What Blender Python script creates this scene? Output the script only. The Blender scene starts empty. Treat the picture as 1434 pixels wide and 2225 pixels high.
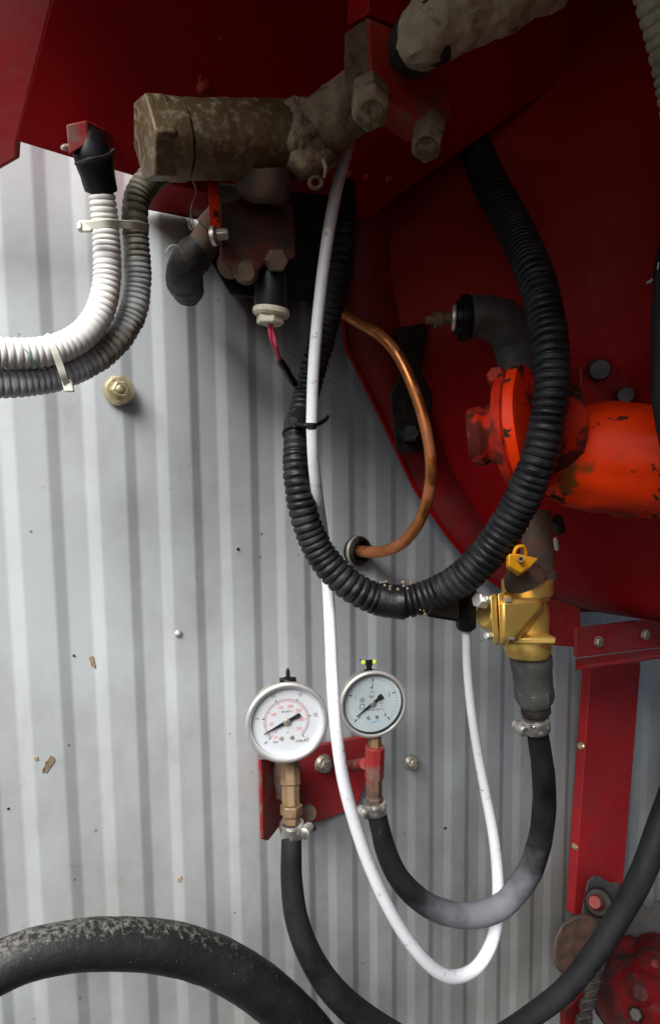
import bpy, math, random
from mathutils import Vector, Matrix, noise
random.seed(7)
R_ = math.radians
scene = bpy.context.scene
col = scene.collection

# ------------------------------------------------------------------ camera, world, sun, exposure
FPX, CX, CY, DIST = 1450.0, 717.0, 1112.5, 0.80
YAW, PITCH, ROLL = R_(28), R_(5.8), R_(0.7)
F = Vector((math.sin(YAW)*math.cos(PITCH), math.cos(YAW)*math.cos(PITCH), -math.sin(PITCH)))
R0 = Vector((math.cos(YAW), -math.sin(YAW), 0)); U0 = R0.cross(F)
RT = R0*math.cos(ROLL) - U0*math.sin(ROLL)
UP = U0*math.cos(ROLL) + R0*math.sin(ROLL)
CAM = -DIST*F
cd = bpy.data.cameras.new('camera'); cam = bpy.data.objects.new('camera', cd); col.objects.link(cam)
cd.sensor_fit = 'HORIZONTAL'; cd.sensor_width = 36.0; cd.lens = 36.0*FPX/1434.0
cd.clip_start = 0.02; cd.clip_end = 200
cam.matrix_world = Matrix(((RT.x, UP.x, -F.x, CAM.x), (RT.y, UP.y, -F.y, CAM.y), (RT.z, UP.z, -F.z, CAM.z), (0, 0, 0, 1)))
scene.camera = cam

SUN = Vector((-0.56, -0.44, 0.75)).normalized()
world = bpy.data.worlds.new('World'); scene.world = world; world.use_nodes = True
wn = world.node_tree; bg = wn.nodes['Background']
sky = wn.nodes.new('ShaderNodeTexSky'); sky.sky_type = 'NISHITA'; sky.sun_disc = False
sky.sun_elevation = math.asin(SUN.z); sky.sun_rotation = math.atan2(SUN.x, SUN.y)
sky.air_density = 1.0; sky.dust_density = 2.5; sky.ozone_density = 1.0
wn.links.new(sky.outputs[0], bg.inputs[0]); bg.inputs[1].default_value = 0.05
sd = bpy.data.lights.new('sun', 'SUN'); sd.energy = 4.0; sd.angle = R_(40); sd.color = (1.0, 0.99, 0.975)
so = bpy.data.objects.new('sun', sd); col.objects.link(so)
so.rotation_euler = (-SUN).to_track_quat('-Z', 'Y').to_euler()
vs = scene.view_settings
vs.view_transform = 'Standard'; vs.look = 'None'; vs.gamma = 1.0; vs.use_curve_mapping = False
vs.exposure = 1.04
scene.cycles.caustics_reflective = False; scene.cycles.caustics_refractive = False

# ------------------------------------------------------------------ photograph-to-place helpers
N = Vector((0, -1, 0))                     # out of the wall; the wall is the plane y = 0
def ray(px, py): return F + RT*((px-CX)/FPX) - UP*((py-CY)/FPX)
def P(px, py, h=0.0):                      # the point h metres out from the wall
    d = ray(px, py); t = (-h - CAM.y)/d.y
    return CAM + d*t
def PP(px, py, q, n):
    d = ray(px, py); return CAM + d*((q-CAM).dot(n)/d.dot(n))
def S(p): return (p-CAM).dot(F)/FPX         # metres per photo pixel at a point

# ------------------------------------------------------------------ materials
def mat(name, base, rough=0.5, metal=0.0, var=0.25, vscale=60, dirt=None, dscale=90, damt=0.45, dsoft=0.12,
        bump=0.15, bscale=260, spec=0.5, coat=0.0, dust=None, dustamt=0.5, streak=None, speck=None):
    m = bpy.data.materials.new(name); m.use_nodes = True
    nt = m.node_tree; L = nt.links.new; b = nt.nodes['Principled BSDF']
    tc = nt.nodes.new('ShaderNodeTexCoord')
    vec = tc.outputs['Object']
    if streak:
        mp = nt.nodes.new('ShaderNodeMapping'); mp.inputs['Scale'].default_value = streak; L(vec, mp.inputs[0]); svec = mp.outputs[0]
    else: svec = vec
    def nz(scale, detail=6, rough_=0.6, v=None):
        n = nt.nodes.new('ShaderNodeTexNoise'); n.inputs['Scale'].default_value = scale
        n.inputs['Detail'].default_value = detail; n.inputs['Roughness'].default_value = rough_
        L(v or vec, n.inputs['Vector']); return n.outputs['Fac']
    def ramp(fac, a, b_, ca=(0, 0, 0, 1), cb=(1, 1, 1, 1)):
        r = nt.nodes.new('ShaderNodeValToRGB'); r.color_ramp.elements[0].position = max(0, a); r.color_ramp.elements[1].position = min(1, b_)
        r.color_ramp.elements[0].color = ca; r.color_ramp.elements[1].color = cb; L(fac, r.inputs[0]); return r.outputs[0]
    def mix(fac, a, c, bt='MIX'):
        x = nt.nodes.new('ShaderNodeMix'); x.data_type = 'RGBA'; x.blend_type = bt
        if hasattr(fac, 'links'): L(fac, x.inputs[0])
        else: x.inputs[0].default_value = fac
        for i, s in ((6, a), (7, c)):
            if hasattr(s, 'links'): L(s, x.inputs[i])
            else: x.inputs[i].default_value = (*s, 1)
        return x.outputs[2]
    lo = tuple(max(0, c*(1-var)) for c in base); hi = tuple(min(1, c*(1+var)) for c in base)
    c = mix(ramp(nz(vscale, v=svec), 0.3, 0.7), lo, hi)
    rv = None
    if dirt:
        dm = ramp(nz(dscale, 8, 0.65, v=svec), 1-damt-dsoft, 1-damt+dsoft)
        c = mix(dm, c, dirt); rv = dm
    if dust:                                   # pale dust lying on what faces up
        g = nt.nodes.new('ShaderNodeNewGeometry'); sx = nt.nodes.new('ShaderNodeSeparateXYZ'); L(g.outputs['Normal'], sx.inputs[0])
        ma = nt.nodes.new('ShaderNodeMath'); ma.operation = 'MULTIPLY_ADD'; ma.inputs[1].default_value = 0.35; ma.inputs[2].default_value = -0.05; L(sx.outputs[2], ma.inputs[0])
        mb_ = nt.nodes.new('ShaderNodeMath'); mb_.operation = 'ADD'; L(ma.outputs[0], mb_.inputs[0]); L(nz(dscale*1.7, 9, 0.75), mb_.inputs[1])
        dm2 = ramp(mb_.outputs[0], 1.12-dustamt, 1.30-dustamt); c = mix(dm2, c, dust); rv = dm2
    if speck:
        scol, ssc, sth = speck
        c = mix(ramp(nz(ssc, 3, 0.8), sth, sth+0.06), c, scol)
    L(c, b.inputs['Base Color'])
    rr = nt.nodes.new('ShaderNodeMapRange'); L(nz(vscale*1.5), rr.inputs[0])
    rr.inputs[3].default_value = max(0.05, rough-0.12); rr.inputs[4].default_value = min(1, rough+0.15)
    if rv is not None:
        mm = nt.nodes.new('ShaderNodeMix'); mm.data_type = 'FLOAT'; L(rv, mm.inputs[0]); L(rr.outputs[0], mm.inputs[2]); mm.inputs[3].default_value = 0.9
        L(mm.outputs[0], b.inputs['Roughness'])
        if metal:
            mm = nt.nodes.new('ShaderNodeMix'); mm.data_type = 'FLOAT'; L(rv, mm.inputs[0]); mm.inputs[2].default_value = metal; mm.inputs[3].default_value = 0.0
            L(mm.outputs[0], b.inputs['Metallic'])
    else:
        L(rr.outputs[0], b.inputs['Roughness']); b.inputs['Metallic'].default_value = metal
    b.inputs['Specular IOR Level'].default_value = spec
    b.inputs['Coat Weight'].default_value = coat
    if bump:
        bp = nt.nodes.new('ShaderNodeBump'); bp.inputs['Strength'].default_value = bump; bp.inputs['Distance'].default_value = 0.002
        L(nz(bscale, 8, 0.7), bp.inputs['Height']); L(bp.outputs[0], b.inputs['Normal'])
    return m

wall_z0, wall_z1 = -1.9, 1.35
def wall_material():
    m = mat('grey_sheet_paint', (0.42, 0.445, 0.455), 0.38, 0.0, 0.03, 12, dirt=(0.35, 0.36, 0.355), dscale=9, damt=0.38, dsoft=0.2,
            bump=0.04, bscale=90)
    nt = m.node_tree; L = nt.links.new; b = nt.nodes['Principled BSDF']
    old = b.inputs['Base Color'].links[0].from_socket
    tc = nt.nodes.new('ShaderNodeTexCoord'); ob = tc.outputs['Object']
    def chain(tex_out, lo, hi, colr, prev):
        r = nt.nodes.new('ShaderNodeValToRGB'); r.color_ramp.elements[0].position = lo; r.color_ramp.elements[1].position = hi; L(tex_out, r.inputs[0])
        x = nt.nodes.new('ShaderNodeMix'); x.data_type = 'RGBA'; L(r.outputs[0], x.inputs[0]); L(prev, x.inputs[6]); x.inputs[7].default_value = (*colr, 1)
        return x.outputs[2]
    # chalky drips and rubbed patches
    n1 = nt.nodes.new('ShaderNodeTexNoise'); n1.inputs['Scale'].default_value = 16; n1.inputs['Detail'].default_value = 10; n1.inputs['Roughness'].default_value = 0.72
    mp = nt.nodes.new('ShaderNodeMapping'); mp.inputs['Scale'].default_value = (1.6, 1, 0.55); L(ob, mp.inputs[0]); L(mp.outputs[0], n1.inputs['Vector'])
    c = chain(n1.outputs['Fac'], 0.58, 0.80, (0.31, 0.34, 0.33), old)
    n2 = nt.nodes.new('ShaderNodeTexNoise'); n2.inputs['Scale'].default_value = 5; n2.inputs['Detail'].default_value = 9; n2.inputs['Roughness'].default_value = 0.7
    mp3 = nt.nodes.new('ShaderNodeMapping'); mp3.inputs['Scale'].default_value = (1.3, 1, 0.8); L(ob, mp3.inputs[0]); L(mp3.outputs[0], n2.inputs['Vector'])
    c = chain(n2.outputs['Fac'], 0.56, 0.80, (0.36, 0.36, 0.345), c)
    sz = nt.nodes.new('ShaderNodeSeparateXYZ'); L(ob, sz.inputs[0])  # tone gets darker towards the bottom of the sheet, broken up by noise
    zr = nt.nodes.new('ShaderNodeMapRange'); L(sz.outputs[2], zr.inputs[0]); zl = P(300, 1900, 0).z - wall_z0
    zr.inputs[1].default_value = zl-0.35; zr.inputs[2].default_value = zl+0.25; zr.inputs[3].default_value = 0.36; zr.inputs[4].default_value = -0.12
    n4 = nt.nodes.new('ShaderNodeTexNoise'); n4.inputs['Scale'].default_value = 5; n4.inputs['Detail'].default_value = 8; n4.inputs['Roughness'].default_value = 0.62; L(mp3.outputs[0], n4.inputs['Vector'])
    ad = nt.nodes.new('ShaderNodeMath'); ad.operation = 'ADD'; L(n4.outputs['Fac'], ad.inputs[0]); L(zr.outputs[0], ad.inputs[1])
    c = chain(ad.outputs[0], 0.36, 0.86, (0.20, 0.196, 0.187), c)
    n3 = nt.nodes.new('ShaderNodeTexNoise'); n3.inputs['Scale'].default_value = 70; n3.inputs['Detail'].default_value = 6; n3.inputs['Roughness'].default_value = 0.8; L(ob, n3.inputs['Vector'])
    c = chain(n3.outputs['Fac'], 0.66, 0.80, (0.25, 0.24, 0.22), c)
    # specks of mud
    v = nt.nodes.new('ShaderNodeTexVoronoi'); v.inputs['Scale'].default_value = 46; L(ob, v.inputs['Vector'])
    rr = nt.nodes.new('ShaderNodeMapRange'); L(v.outputs['Distance'], rr.inputs[0]); rr.inputs[1].default_value = 0.0; rr.inputs[2].default_value = 0.12; rr.inputs[3].default_value = 1; rr.inputs[4].default_value = 0
    sx = nt.nodes.new('ShaderNodeSeparateColor'); L(v.outputs['Color'], sx.inputs[0])
    gt = nt.nodes.new('ShaderNodeMath'); gt.operation = 'GREATER_THAN'; gt.inputs[1].default_value = 0.80; L(sx.outputs[0], gt.inputs[0])
    mu = nt.nodes.new('ShaderNodeMath'); mu.operation = 'MULTIPLY'; L(rr.outputs[0], mu.inputs[0]); L(gt.outputs[0], mu.inputs[1])
    c = chain(mu.outputs[0], 0.25, 0.7, (0.10, 0.085, 0.07), c)
    # fine scratches
    w = nt.nodes.new('ShaderNodeTexNoise'); w.inputs['Scale'].default_value = 9; w.inputs['Detail'].default_value = 2; w.inputs['Distortion'].default_value = 1.5
    mp2 = nt.nodes.new('ShaderNodeMapping'); mp2.inputs['Scale'].default_value = (1, 1, 1.7); mp2.inputs['Rotation'].default_value = (0, 0.6, 0); L(ob, mp2.inputs[0]); L(mp2.outputs[0], w.inputs['Vector'])
    sb = nt.nodes.new('ShaderNodeMath'); sb.operation = 'SUBTRACT'; sb.inputs[1].default_value = 0.62; L(w.outputs['Fac'], sb.inputs[0])
    ab = nt.nodes.new('ShaderNodeMath'); ab.operation = 'ABSOLUTE'; L(sb.outputs[0], ab.inputs[0])
    r2 = nt.nodes.new('ShaderNodeMapRange'); L(ab.outputs[0], r2.inputs[0]); r2.inputs[1].default_value = 0; r2.inputs[2].default_value = 0.0022; r2.inputs[3].default_value = 0.5; r2.inputs[4].default_value = 0
    c = chain(r2.outputs[0], 0.0, 1.0, (0.16, 0.15, 0.14), c)
    L(c, b.inputs['Base Color'])
    return m

M = {}
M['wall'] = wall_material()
M['red'] = mat('red_paint', (0.36, 0.0015, 0.005), 0.30, 0, 0.10, 6, dirt=(0.26, 0.003, 0.005), dscale=9, damt=0.42, dsoft=0.3, bump=0.03, bscale=40, spec=0.22, speck=((0.30, 0.14, 0.12), 170, 0.745))
M['red_dull'] = mat('dull_red_paint', (0.30, 0.012, 0.016), 0.5, 0, 0.15, 20, dirt=(0.20, 0.03, 0.03), dscale=25, damt=0.42, dsoft=0.15, bump=0.05)
M['red_worn'] = mat('worn_red_paint', (0.42, 0.034, 0.018), 0.55, 0, 0.2, 50, dirt=(0.17, 0.10, 0.075), dscale=40, damt=0.41, dsoft=0.07, bump=0.35, spec=0.3)
M['orange'] = mat('orange_red_paint', (0.90, 0.044, 0.004), 0.42, 0, 0.2, 14, dirt=(0.045, 0.022, 0.016), dscale=30, damt=0.40, dsoft=0.012, bump=0.5, bscale=60, spec=0.14, speck=((0.20, 0.06, 0.012), 11, 0.54))
M['orange_grime_shade'] = mat('chipped_greasy_shaded_orange', (0.50, 0.022, 0.006), 0.45, 0, 0.3, 14, dirt=(0.035, 0.014, 0.010), dscale=24, damt=0.50, dsoft=0.03, bump=0.5, bscale=60, spec=0.25, speck=((0.10, 0.012, 0.006), 12, 0.50))  # chips and grease, plus the flange's shaded side painted into a darker orange
M['mud_metal'] = mat('muddy_brass', (0.15, 0.105, 0.052), 0.34, 0.4, 0.2, 18, dirt=(0.20, 0.16, 0.11), dscale=150, damt=0.43, dsoft=0.06, bump=0.45, bscale=260, speck=((0.36, 0.32, 0.25), 420, 0.68))
M['mud_pale'] = mat('pale_dried_mud', (0.42, 0.34, 0.235), 0.9, 0, 0.25, 60, dirt=(0.12, 0.075, 0.05), dscale=55, damt=0.37, dsoft=0.06, bump=1.0, bscale=150, speck=((0.50, 0.46, 0.38), 300, 0.64))
M['grey_clean'] = mat('clean_grey_corrugated_plastic', (0.42, 0.44, 0.46), 0.45, 0, 0.1, 40, dirt=(0.30, 0.29, 0.27), dscale=40, damt=0.36, dsoft=0.12, bump=0.1)
M['red_grime'] = mat('oily_red_paint', (0.12, 0.003, 0.004), 0.5, 0, 0.3, 20, dirt=(0.018, 0.010, 0.009), dscale=26, damt=0.50, dsoft=0.10, bump=0.7, bscale=60, spec=0.18)
M['red_rub'] = mat('rubbed_red_paint', (0.24, 0.018, 0.018), 0.55, 0, 0.2, 40, dirt=(0.17, 0.10, 0.08), dscale=34, damt=0.46, dsoft=0.09, bump=0.3, spec=0.3)
M['red_strap'] = mat('bright_red_paint', (0.36, 0.016, 0.02), 0.5, 0, 0.12, 20, dirt=(0.26, 0.02, 0.022), dscale=16, damt=0.42, dsoft=0.2, bump=0.05, spec=0.3)
M['red_dark'] = mat('greasy_dark_red_paint', (0.11, 0.012, 0.010), 0.5, 0, 0.3, 50, dirt=(0.05, 0.035, 0.028), dscale=42, damt=0.5, dsoft=0.08, bump=0.4)
M['mud'] = mat('dried_mud', (0.27, 0.205, 0.135), 0.85, 0, 0.35, 70, dirt=(0.085, 0.06, 0.045), dscale=60, damt=0.42, dsoft=0.08, bump=1.0, bscale=130, speck=((0.42, 0.38, 0.31), 380, 0.63))
M['rust_mud'] = mat('rusty_muddy_iron', (0.10, 0.07, 0.05), 0.65, 0.1, 0.35, 60, dirt=(0.15, 0.06, 0.035), dscale=60, damt=0.44, bump=0.6)
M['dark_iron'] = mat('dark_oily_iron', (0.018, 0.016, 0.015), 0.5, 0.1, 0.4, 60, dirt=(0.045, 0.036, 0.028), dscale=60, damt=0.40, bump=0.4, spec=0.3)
M['grey_iron'] = mat('grey_cast_iron', (0.085, 0.088, 0.082), 0.5, 0.3, 0.3, 60, dirt=(0.045, 0.042, 0.038), dscale=50, damt=0.44, bump=0.4)
M['black_plastic'] = mat('black_conduit_plastic', (0.007, 0.008, 0.010), 0.42, 0, 0.3, 70, dirt=(0.030, 0.031, 0.033), dscale=35, damt=0.36, dsoft=0.18, bump=0.15, spec=0.35, speck=((0.16, 0.15, 0.13), 300, 0.70))
M['black'] = mat('black_plastic', (0.006, 0.006, 0.007), 0.42, 0, 0.3, 70, bump=0.1, spec=0.3)
M['tape'] = mat('black_tape', (0.010, 0.0105, 0.012), 0.32, 0, 0.3, 90, bump=0.35, bscale=120, spec=0.4)
M['rubber'] = mat('black_rubber_hose', (0.006, 0.006, 0.0065), 0.5, 0, 0.3, 30, dirt=(0.014, 0.0145, 0.016), dscale=22, damt=0.42, dsoft=0.22, bump=0.2, bscale=120, spec=0.28, speck=((0.12, 0.115, 0.105), 230, 0.71))
M['rubber_dust'] = mat('dusty_black_rubber_hose', (0.009, 0.0095, 0.0095), 0.45, 0, 0.35, 30, bump=0.5, bscale=160, spec=0.3, dust=(0.15, 0.145, 0.125), dscale=110, dustamt=0.39, speck=((0.26, 0.25, 0.22), 200, 0.69))
def worn_hose_mat():
    m = M['rubber'].copy(); m.name = 'rubber_hose_with_scuffed_bend'; nt = m.node_tree; L = nt.links.new; b = nt.nodes['Principled BSDF']
    old = b.inputs['Base Color'].links[0].from_socket
    tc = nt.nodes.new('ShaderNodeTexCoord'); c = P(1050, 1980, .168)-P(1010, 1990, .14)
    d = nt.nodes.new('ShaderNodeVectorMath'); d.operation = 'DISTANCE'; d.inputs[1].default_value = c; L(tc.outputs['Object'], d.inputs[0])
    n = nt.nodes.new('ShaderNodeTexNoise'); n.inputs['Scale'].default_value = 60; n.inputs['Detail'].default_value = 8; L(tc.outputs['Object'], n.inputs['Vector'])
    ma = nt.nodes.new('ShaderNodeMath'); ma.operation = 'MULTIPLY_ADD'; ma.inputs[1].default_value = 0.075; L(n.outputs['Fac'], ma.inputs[0]); L(d.outputs['Value'], ma.inputs[2])
    r = nt.nodes.new('ShaderNodeMapRange'); r.inputs[1].default_value = 0.058; r.inputs[2].default_value = 0.135; r.inputs[3].default_value = 1; r.inputs[4].default_value = 0; L(ma.outputs[0], r.inputs[0])
    x = nt.nodes.new('ShaderNodeMix'); x.data_type = 'RGBA'; L(r.outputs[0], x.inputs[0]); L(old, x.inputs[6]); x.inputs[7].default_value = (0.135, 0.14, 0.155, 1)
    L(x.outputs[2], b.inputs['Base Color']); return m
M['hose_worn'] = worn_hose_mat()
M['white'] = mat('white_plastic_tube', (0.72, 0.725, 0.75), 0.34, 0, 0.05, 30, dirt=(0.36, 0.31, 0.24), dscale=110, damt=0.36, dsoft=0.05, bump=0.05, speck=((0.12, 0.09, 0.06), 200, 0.73))
M['white_corr'] = mat('white_corrugated_plastic', (0.72, 0.71, 0.68), 0.45, 0, 0.08, 40, dirt=(0.45, 0.38, 0.28), dscale=40, damt=0.34, dsoft=0.12, bump=0.08)
M['grey_corr'] = mat('grey_corrugated_plastic', (0.38, 0.39, 0.385), 0.5, 0, 0.15, 40, dirt=(0.17, 0.145, 0.10), dscale=24, damt=0.45, dsoft=0.07, bump=0.12)
M['olive_corr'] = mat('muddy_corrugated_plastic', (0.21, 0.19, 0.14), 0.6, 0, 0.2, 40, dirt=(0.045, 0.04, 0.03), dscale=50, damt=0.44, dsoft=0.1, bump=0.3)
M['tan_corr'] = mat('tan_corrugated_plastic', (0.32, 0.28, 0.20), 0.6, 0, 0.2, 40, dirt=(0.16, 0.13, 0.09), dscale=40, damt=0.44, bump=0.3)
M['tie'] = mat('pale_nylon', (0.62, 0.60, 0.50), 0.4, 0, 0.1, 60, bump=0.05)
M['steel'] = mat('brushed_steel', (0.74, 0.72, 0.69), 0.36, 0.75, 0.06, 40, bump=0.03)
M['steel_dull'] = mat('dull_zinc', (0.50, 0.47, 0.40), 0.42, 0.8, 0.2, 80, dirt=(0.22, 0.17, 0.11), dscale=120, damt=0.40, bump=0.2)
M['zinc'] = mat('yellow_zinc', (0.66, 0.56, 0.33), 0.33, 0.9, 0.2, 60, dirt=(0.34, 0.30, 0.24), dscale=90, damt=0.35, bump=0.1)
M['copper'] = mat('copper_pipe', (0.62, 0.22, 0.075), 0.33, 0.9, 0.2, 40, dirt=(0.30, 0.11, 0.05), dscale=45, damt=0.42, bump=0.08)
M['brass'] = mat('cast_brass', (0.90, 0.60, 0.16), 0.36, 0.7, 0.10, 50, bump=0.15, bscale=300)
M['brass_dirty'] = mat('tarnished_brass', (0.22, 0.135, 0.06), 0.45, 0.5, 0.3, 60, dirt=(0.13, 0.085, 0.06), dscale=60, damt=0.47, bump=0.35)
M['yellow'] = mat('yellow_enamel', (0.80, 0.36, 0.015), 0.45, 0, 0.1, 40, dirt=(0.40, 0.20, 0.03), dscale=60, damt=0.30, bump=0.1)
M['clamp'] = mat('clamp_steel', (0.60, 0.58, 0.54), 0.3, 0.9, 0.15, 60, dirt=(0.25, 0.20, 0.14), dscale=120, damt=0.36, bump=0.1)
M['dial'] = mat('white_dial', (0.60, 0.625, 0.65), 0.5, 0, 0.01, 30, bump=0)
M['dial_b'] = mat('bluish_dial', (0.50, 0.57, 0.585), 0.5, 0, 0.03, 30, bump=0)
M['ink'] = mat('black_ink', (0.015, 0.015, 0.018), 0.5, 0, 0.01, 30, bump=0)
M['ink_red'] = mat('red_ink', (0.70, 0.10, 0.11), 0.5, 0, 0.01, 30, bump=0)
M['ink_blue'] = mat('blue_ink', (0.13, 0.40, 0.62), 0.5, 0, 0.01, 30, bump=0)
M['pink'] = mat('pink_wire', (0.55, 0.05, 0.10), 0.4, 0, 0.1, 30, bump=0.05)
M['green'] = mat('green_wire', (0.03, 0.12, 0.10), 0.4, 0, 0.1, 30, bump=0.05)
M['lime'] = mat('lime_plastic', (0.75, 0.80, 0.10), 0.4, 0, 0.05, 30, bump=0.0)
M['nut_white'] = mat('cream_nylon_nut', (0.56, 0.52, 0.40), 0.5, 0, 0.12, 60, dirt=(0.35, 0.30, 0.22), dscale=80, damt=0.38, bump=0.1)
def glass_mat():
    m = bpy.data.materials.new('gauge_glass'); m.use_nodes = True; nt = m.node_tree; nt.nodes.remove(nt.nodes['Principled BSDF'])
    o = nt.nodes['Material Output']; t = nt.nodes.new('ShaderNodeBsdfTransparent'); g = nt.nodes.new('ShaderNodeBsdfGlossy'); g.inputs['Roughness'].default_value = 0.06
    fr0 = nt.nodes.new('ShaderNodeLayerWeight'); fr0.inputs[0].default_value = 0.25; fr = nt.nodes.new('ShaderNodeMapRange'); nt.links.new(fr0.outputs['Facing'], fr.inputs[0]); fr.inputs[3].default_value = 0.03; fr.inputs[4].default_value = 0.5
    mx = nt.nodes.new('ShaderNodeMixShader'); nt.links.new(fr.outputs[0], mx.inputs[0]); nt.links.new(t.outputs[0], mx.inputs[1]); nt.links.new(g.outputs[0], mx.inputs[2]); nt.links.new(mx.outputs[0], o.inputs[0])
    return m
M['glass'] = glass_mat()

# ------------------------------------------------------------------ mesh helpers
def basis(ax):
    ax = ax.normalized(); t = Vector((0, 0, 1)) if abs(ax.z) < 0.9 else Vector((1, 0, 0))
    a = ax.cross(t).normalized(); return ax, a, ax.cross(a).normalized()

class MB:
    def __init__(s): s.v = []; s.f = []
    def ring(s, c, a, b, r, seg, ph=0.0):
        i0 = len(s.v)
        for k in range(seg):
            t = 2*math.pi*k/seg + ph; s.v.append(c + a*(r*math.cos(t)) + b*(r*math.sin(t)))
        return i0
    def bridge(s, i, j, seg):
        for k in range(seg): s.f.append((i+k, i+(k+1) % seg, j+(k+1) % seg, j+k))
    def cap(s, i, seg, flip=False):
        f = list(range(i, i+seg)); s.f.append(tuple(reversed(f)) if flip else tuple(f))
    def lathe(s, p0, p1, prof, seg=28, ph=0.0, ref=None, closed=False):
        d = p1-p0; ax, a, b = basis(d)
        if ref is not None:
            a = (ref - ax*ref.dot(ax)).normalized(); b = ax.cross(a)
        last = None
        for (t, r) in prof:
            i = s.ring(p0+d*t, a, b, max(r, 1e-5), seg, ph)
            if last is None:
                first = i
                if not closed: s.cap(i, seg, True)
            else: s.bridge(last, i, seg)
            last = i
        if closed: s.bridge(last, first, seg)
        else: s.cap(last, seg)
        return s
    def tube(s, path, seg=16):               # path: list of (Vector, radius)
        pts = [p for p, r in path]; n = len(pts); last = None; a = None
        for i in range(n):
            t = (pts[min(i+1, n-1)] - pts[max(i-1, 0)]).normalized()
            if a is None: _, a, b = basis(t)
            else:
                a = (a - t*a.dot(t)).normalized(); b = t.cross(a)
            k = s.ring(pts[i], a, b, path[i][1], seg)
            if last is None: s.cap(k, seg, True)
            else: s.bridge(last, k, seg)
            last = k
        s.cap(last, seg); return s
    def prism(s, poly, ext):
        n = len(poly); i = len(s.v); s.v += [Vector(p) for p in poly] + [Vector(p)+ext for p in poly]
        s.f.append(tuple(range(i, i+n))); s.f.append(tuple(range(i+2*n-1, i+n-1, -1)))
        for k in range(n): s.f.append((i+k, i+n+k, i+n+(k+1) % n, i+(k+1) % n))
        return s
    def loft(s, A, B):                        # closed solid between two polygons with the same count
        n = len(A); i = len(s.v); s.v += [Vector(p) for p in A] + [Vector(p) for p in B]
        s.f.append(tuple(range(i, i+n))); s.f.append(tuple(range(i+2*n-1, i+n-1, -1)))
        for k in range(n): s.f.append((i+k, i+n+k, i+n+(k+1) % n, i+(k+1) % n))
        return s
    def box(s, c, ax, ay, az, sx, sy, sz):
        A = [c + ax*(x*sx) + ay*(y*sy) - az*sz for x, y in ((-1, -1), (1, -1), (1, 1), (-1, 1))]
        return s.loft(A, [p + az*(2*sz) for p in A])
    def sheet(s, rows):
        n = len(rows[0]); i0 = len(s.v)
        for r in rows: s.v += [Vector(p) for p in r]
        for j in range(len(rows)-1):
            for k in range(n-1):
                a = i0+j*n+k; s.f.append((a, a+1, a+n+1, a+n))
        return s
    def build(s, name, m, parent=None, loc=None, angle=35, lump=None, bevel=0, solid=0, subdiv=0):
        if parent is not None: o0 = parent['_loc'] if '_loc' in parent else (0, 0, 0); off = Vector(o0)
        else:
            off = Vector(loc) if loc is not None else sum(s.v, Vector())/max(1, len(s.v))
        me = bpy.data.meshes.new(name); me.from_pydata([tuple(v-off) for v in s.v], [], s.f); me.validate(); me.update()
        import bmesh
        bm = bmesh.new(); bm.from_mesh(me)
        if not solid: bmesh.ops.recalc_face_normals(bm, faces=bm.faces)
        if subdiv: bmesh.ops.subdivide_edges(bm, edges=bm.edges, cuts=subdiv, use_grid_fill=True)
        bm.normal_update()
        if lump:
            for amp, sc in (lump if isinstance(lump, list) else [lump]):
                mv = [(v, v.normal*(amp*noise.fractal((v.co+off)*sc, 0.9, 2.1, 5))) for v in bm.verts]
                for v, d_ in mv: v.co += d_
                bm.normal_update()
        bm.to_mesh(me); bm.free()
        me.polygons.foreach_set('use_smooth', [True]*len(me.polygons)); me.set_sharp_from_angle(angle=R_(angle))
        me.materials.append(M[m])
        o = bpy.data.objects.new(name, me); col.objects.link(o)
        if parent is not None:
            o.parent = parent; o['_loc'] = tuple(off)
        else:
            o.location = off; o['_loc'] = tuple(off)
        if solid:
            md = o.modifiers.new('solid', 'SOLIDIFY'); md.thickness = solid; md.offset = -1
        if bevel:
            md = o.modifiers.new('bevel', 'BEVEL'); md.width = bevel; md.segments = 2; md.limit_method = 'ANGLE'; md.angle_limit = R_(30)
            md.harden_normals = False
        return o

def tag(o, label, cat, group=None):
    o['label'] = label; o['category'] = cat
    if group: o['group'] = group
    return o
def thing(name, label, cat, loc, group=None):
    o = bpy.data.objects.new(name, None); col.objects.link(o); o.location = loc; o['_loc'] = tuple(loc); o.empty_display_size = 0.02
    return tag(o, label, cat, group)

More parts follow.
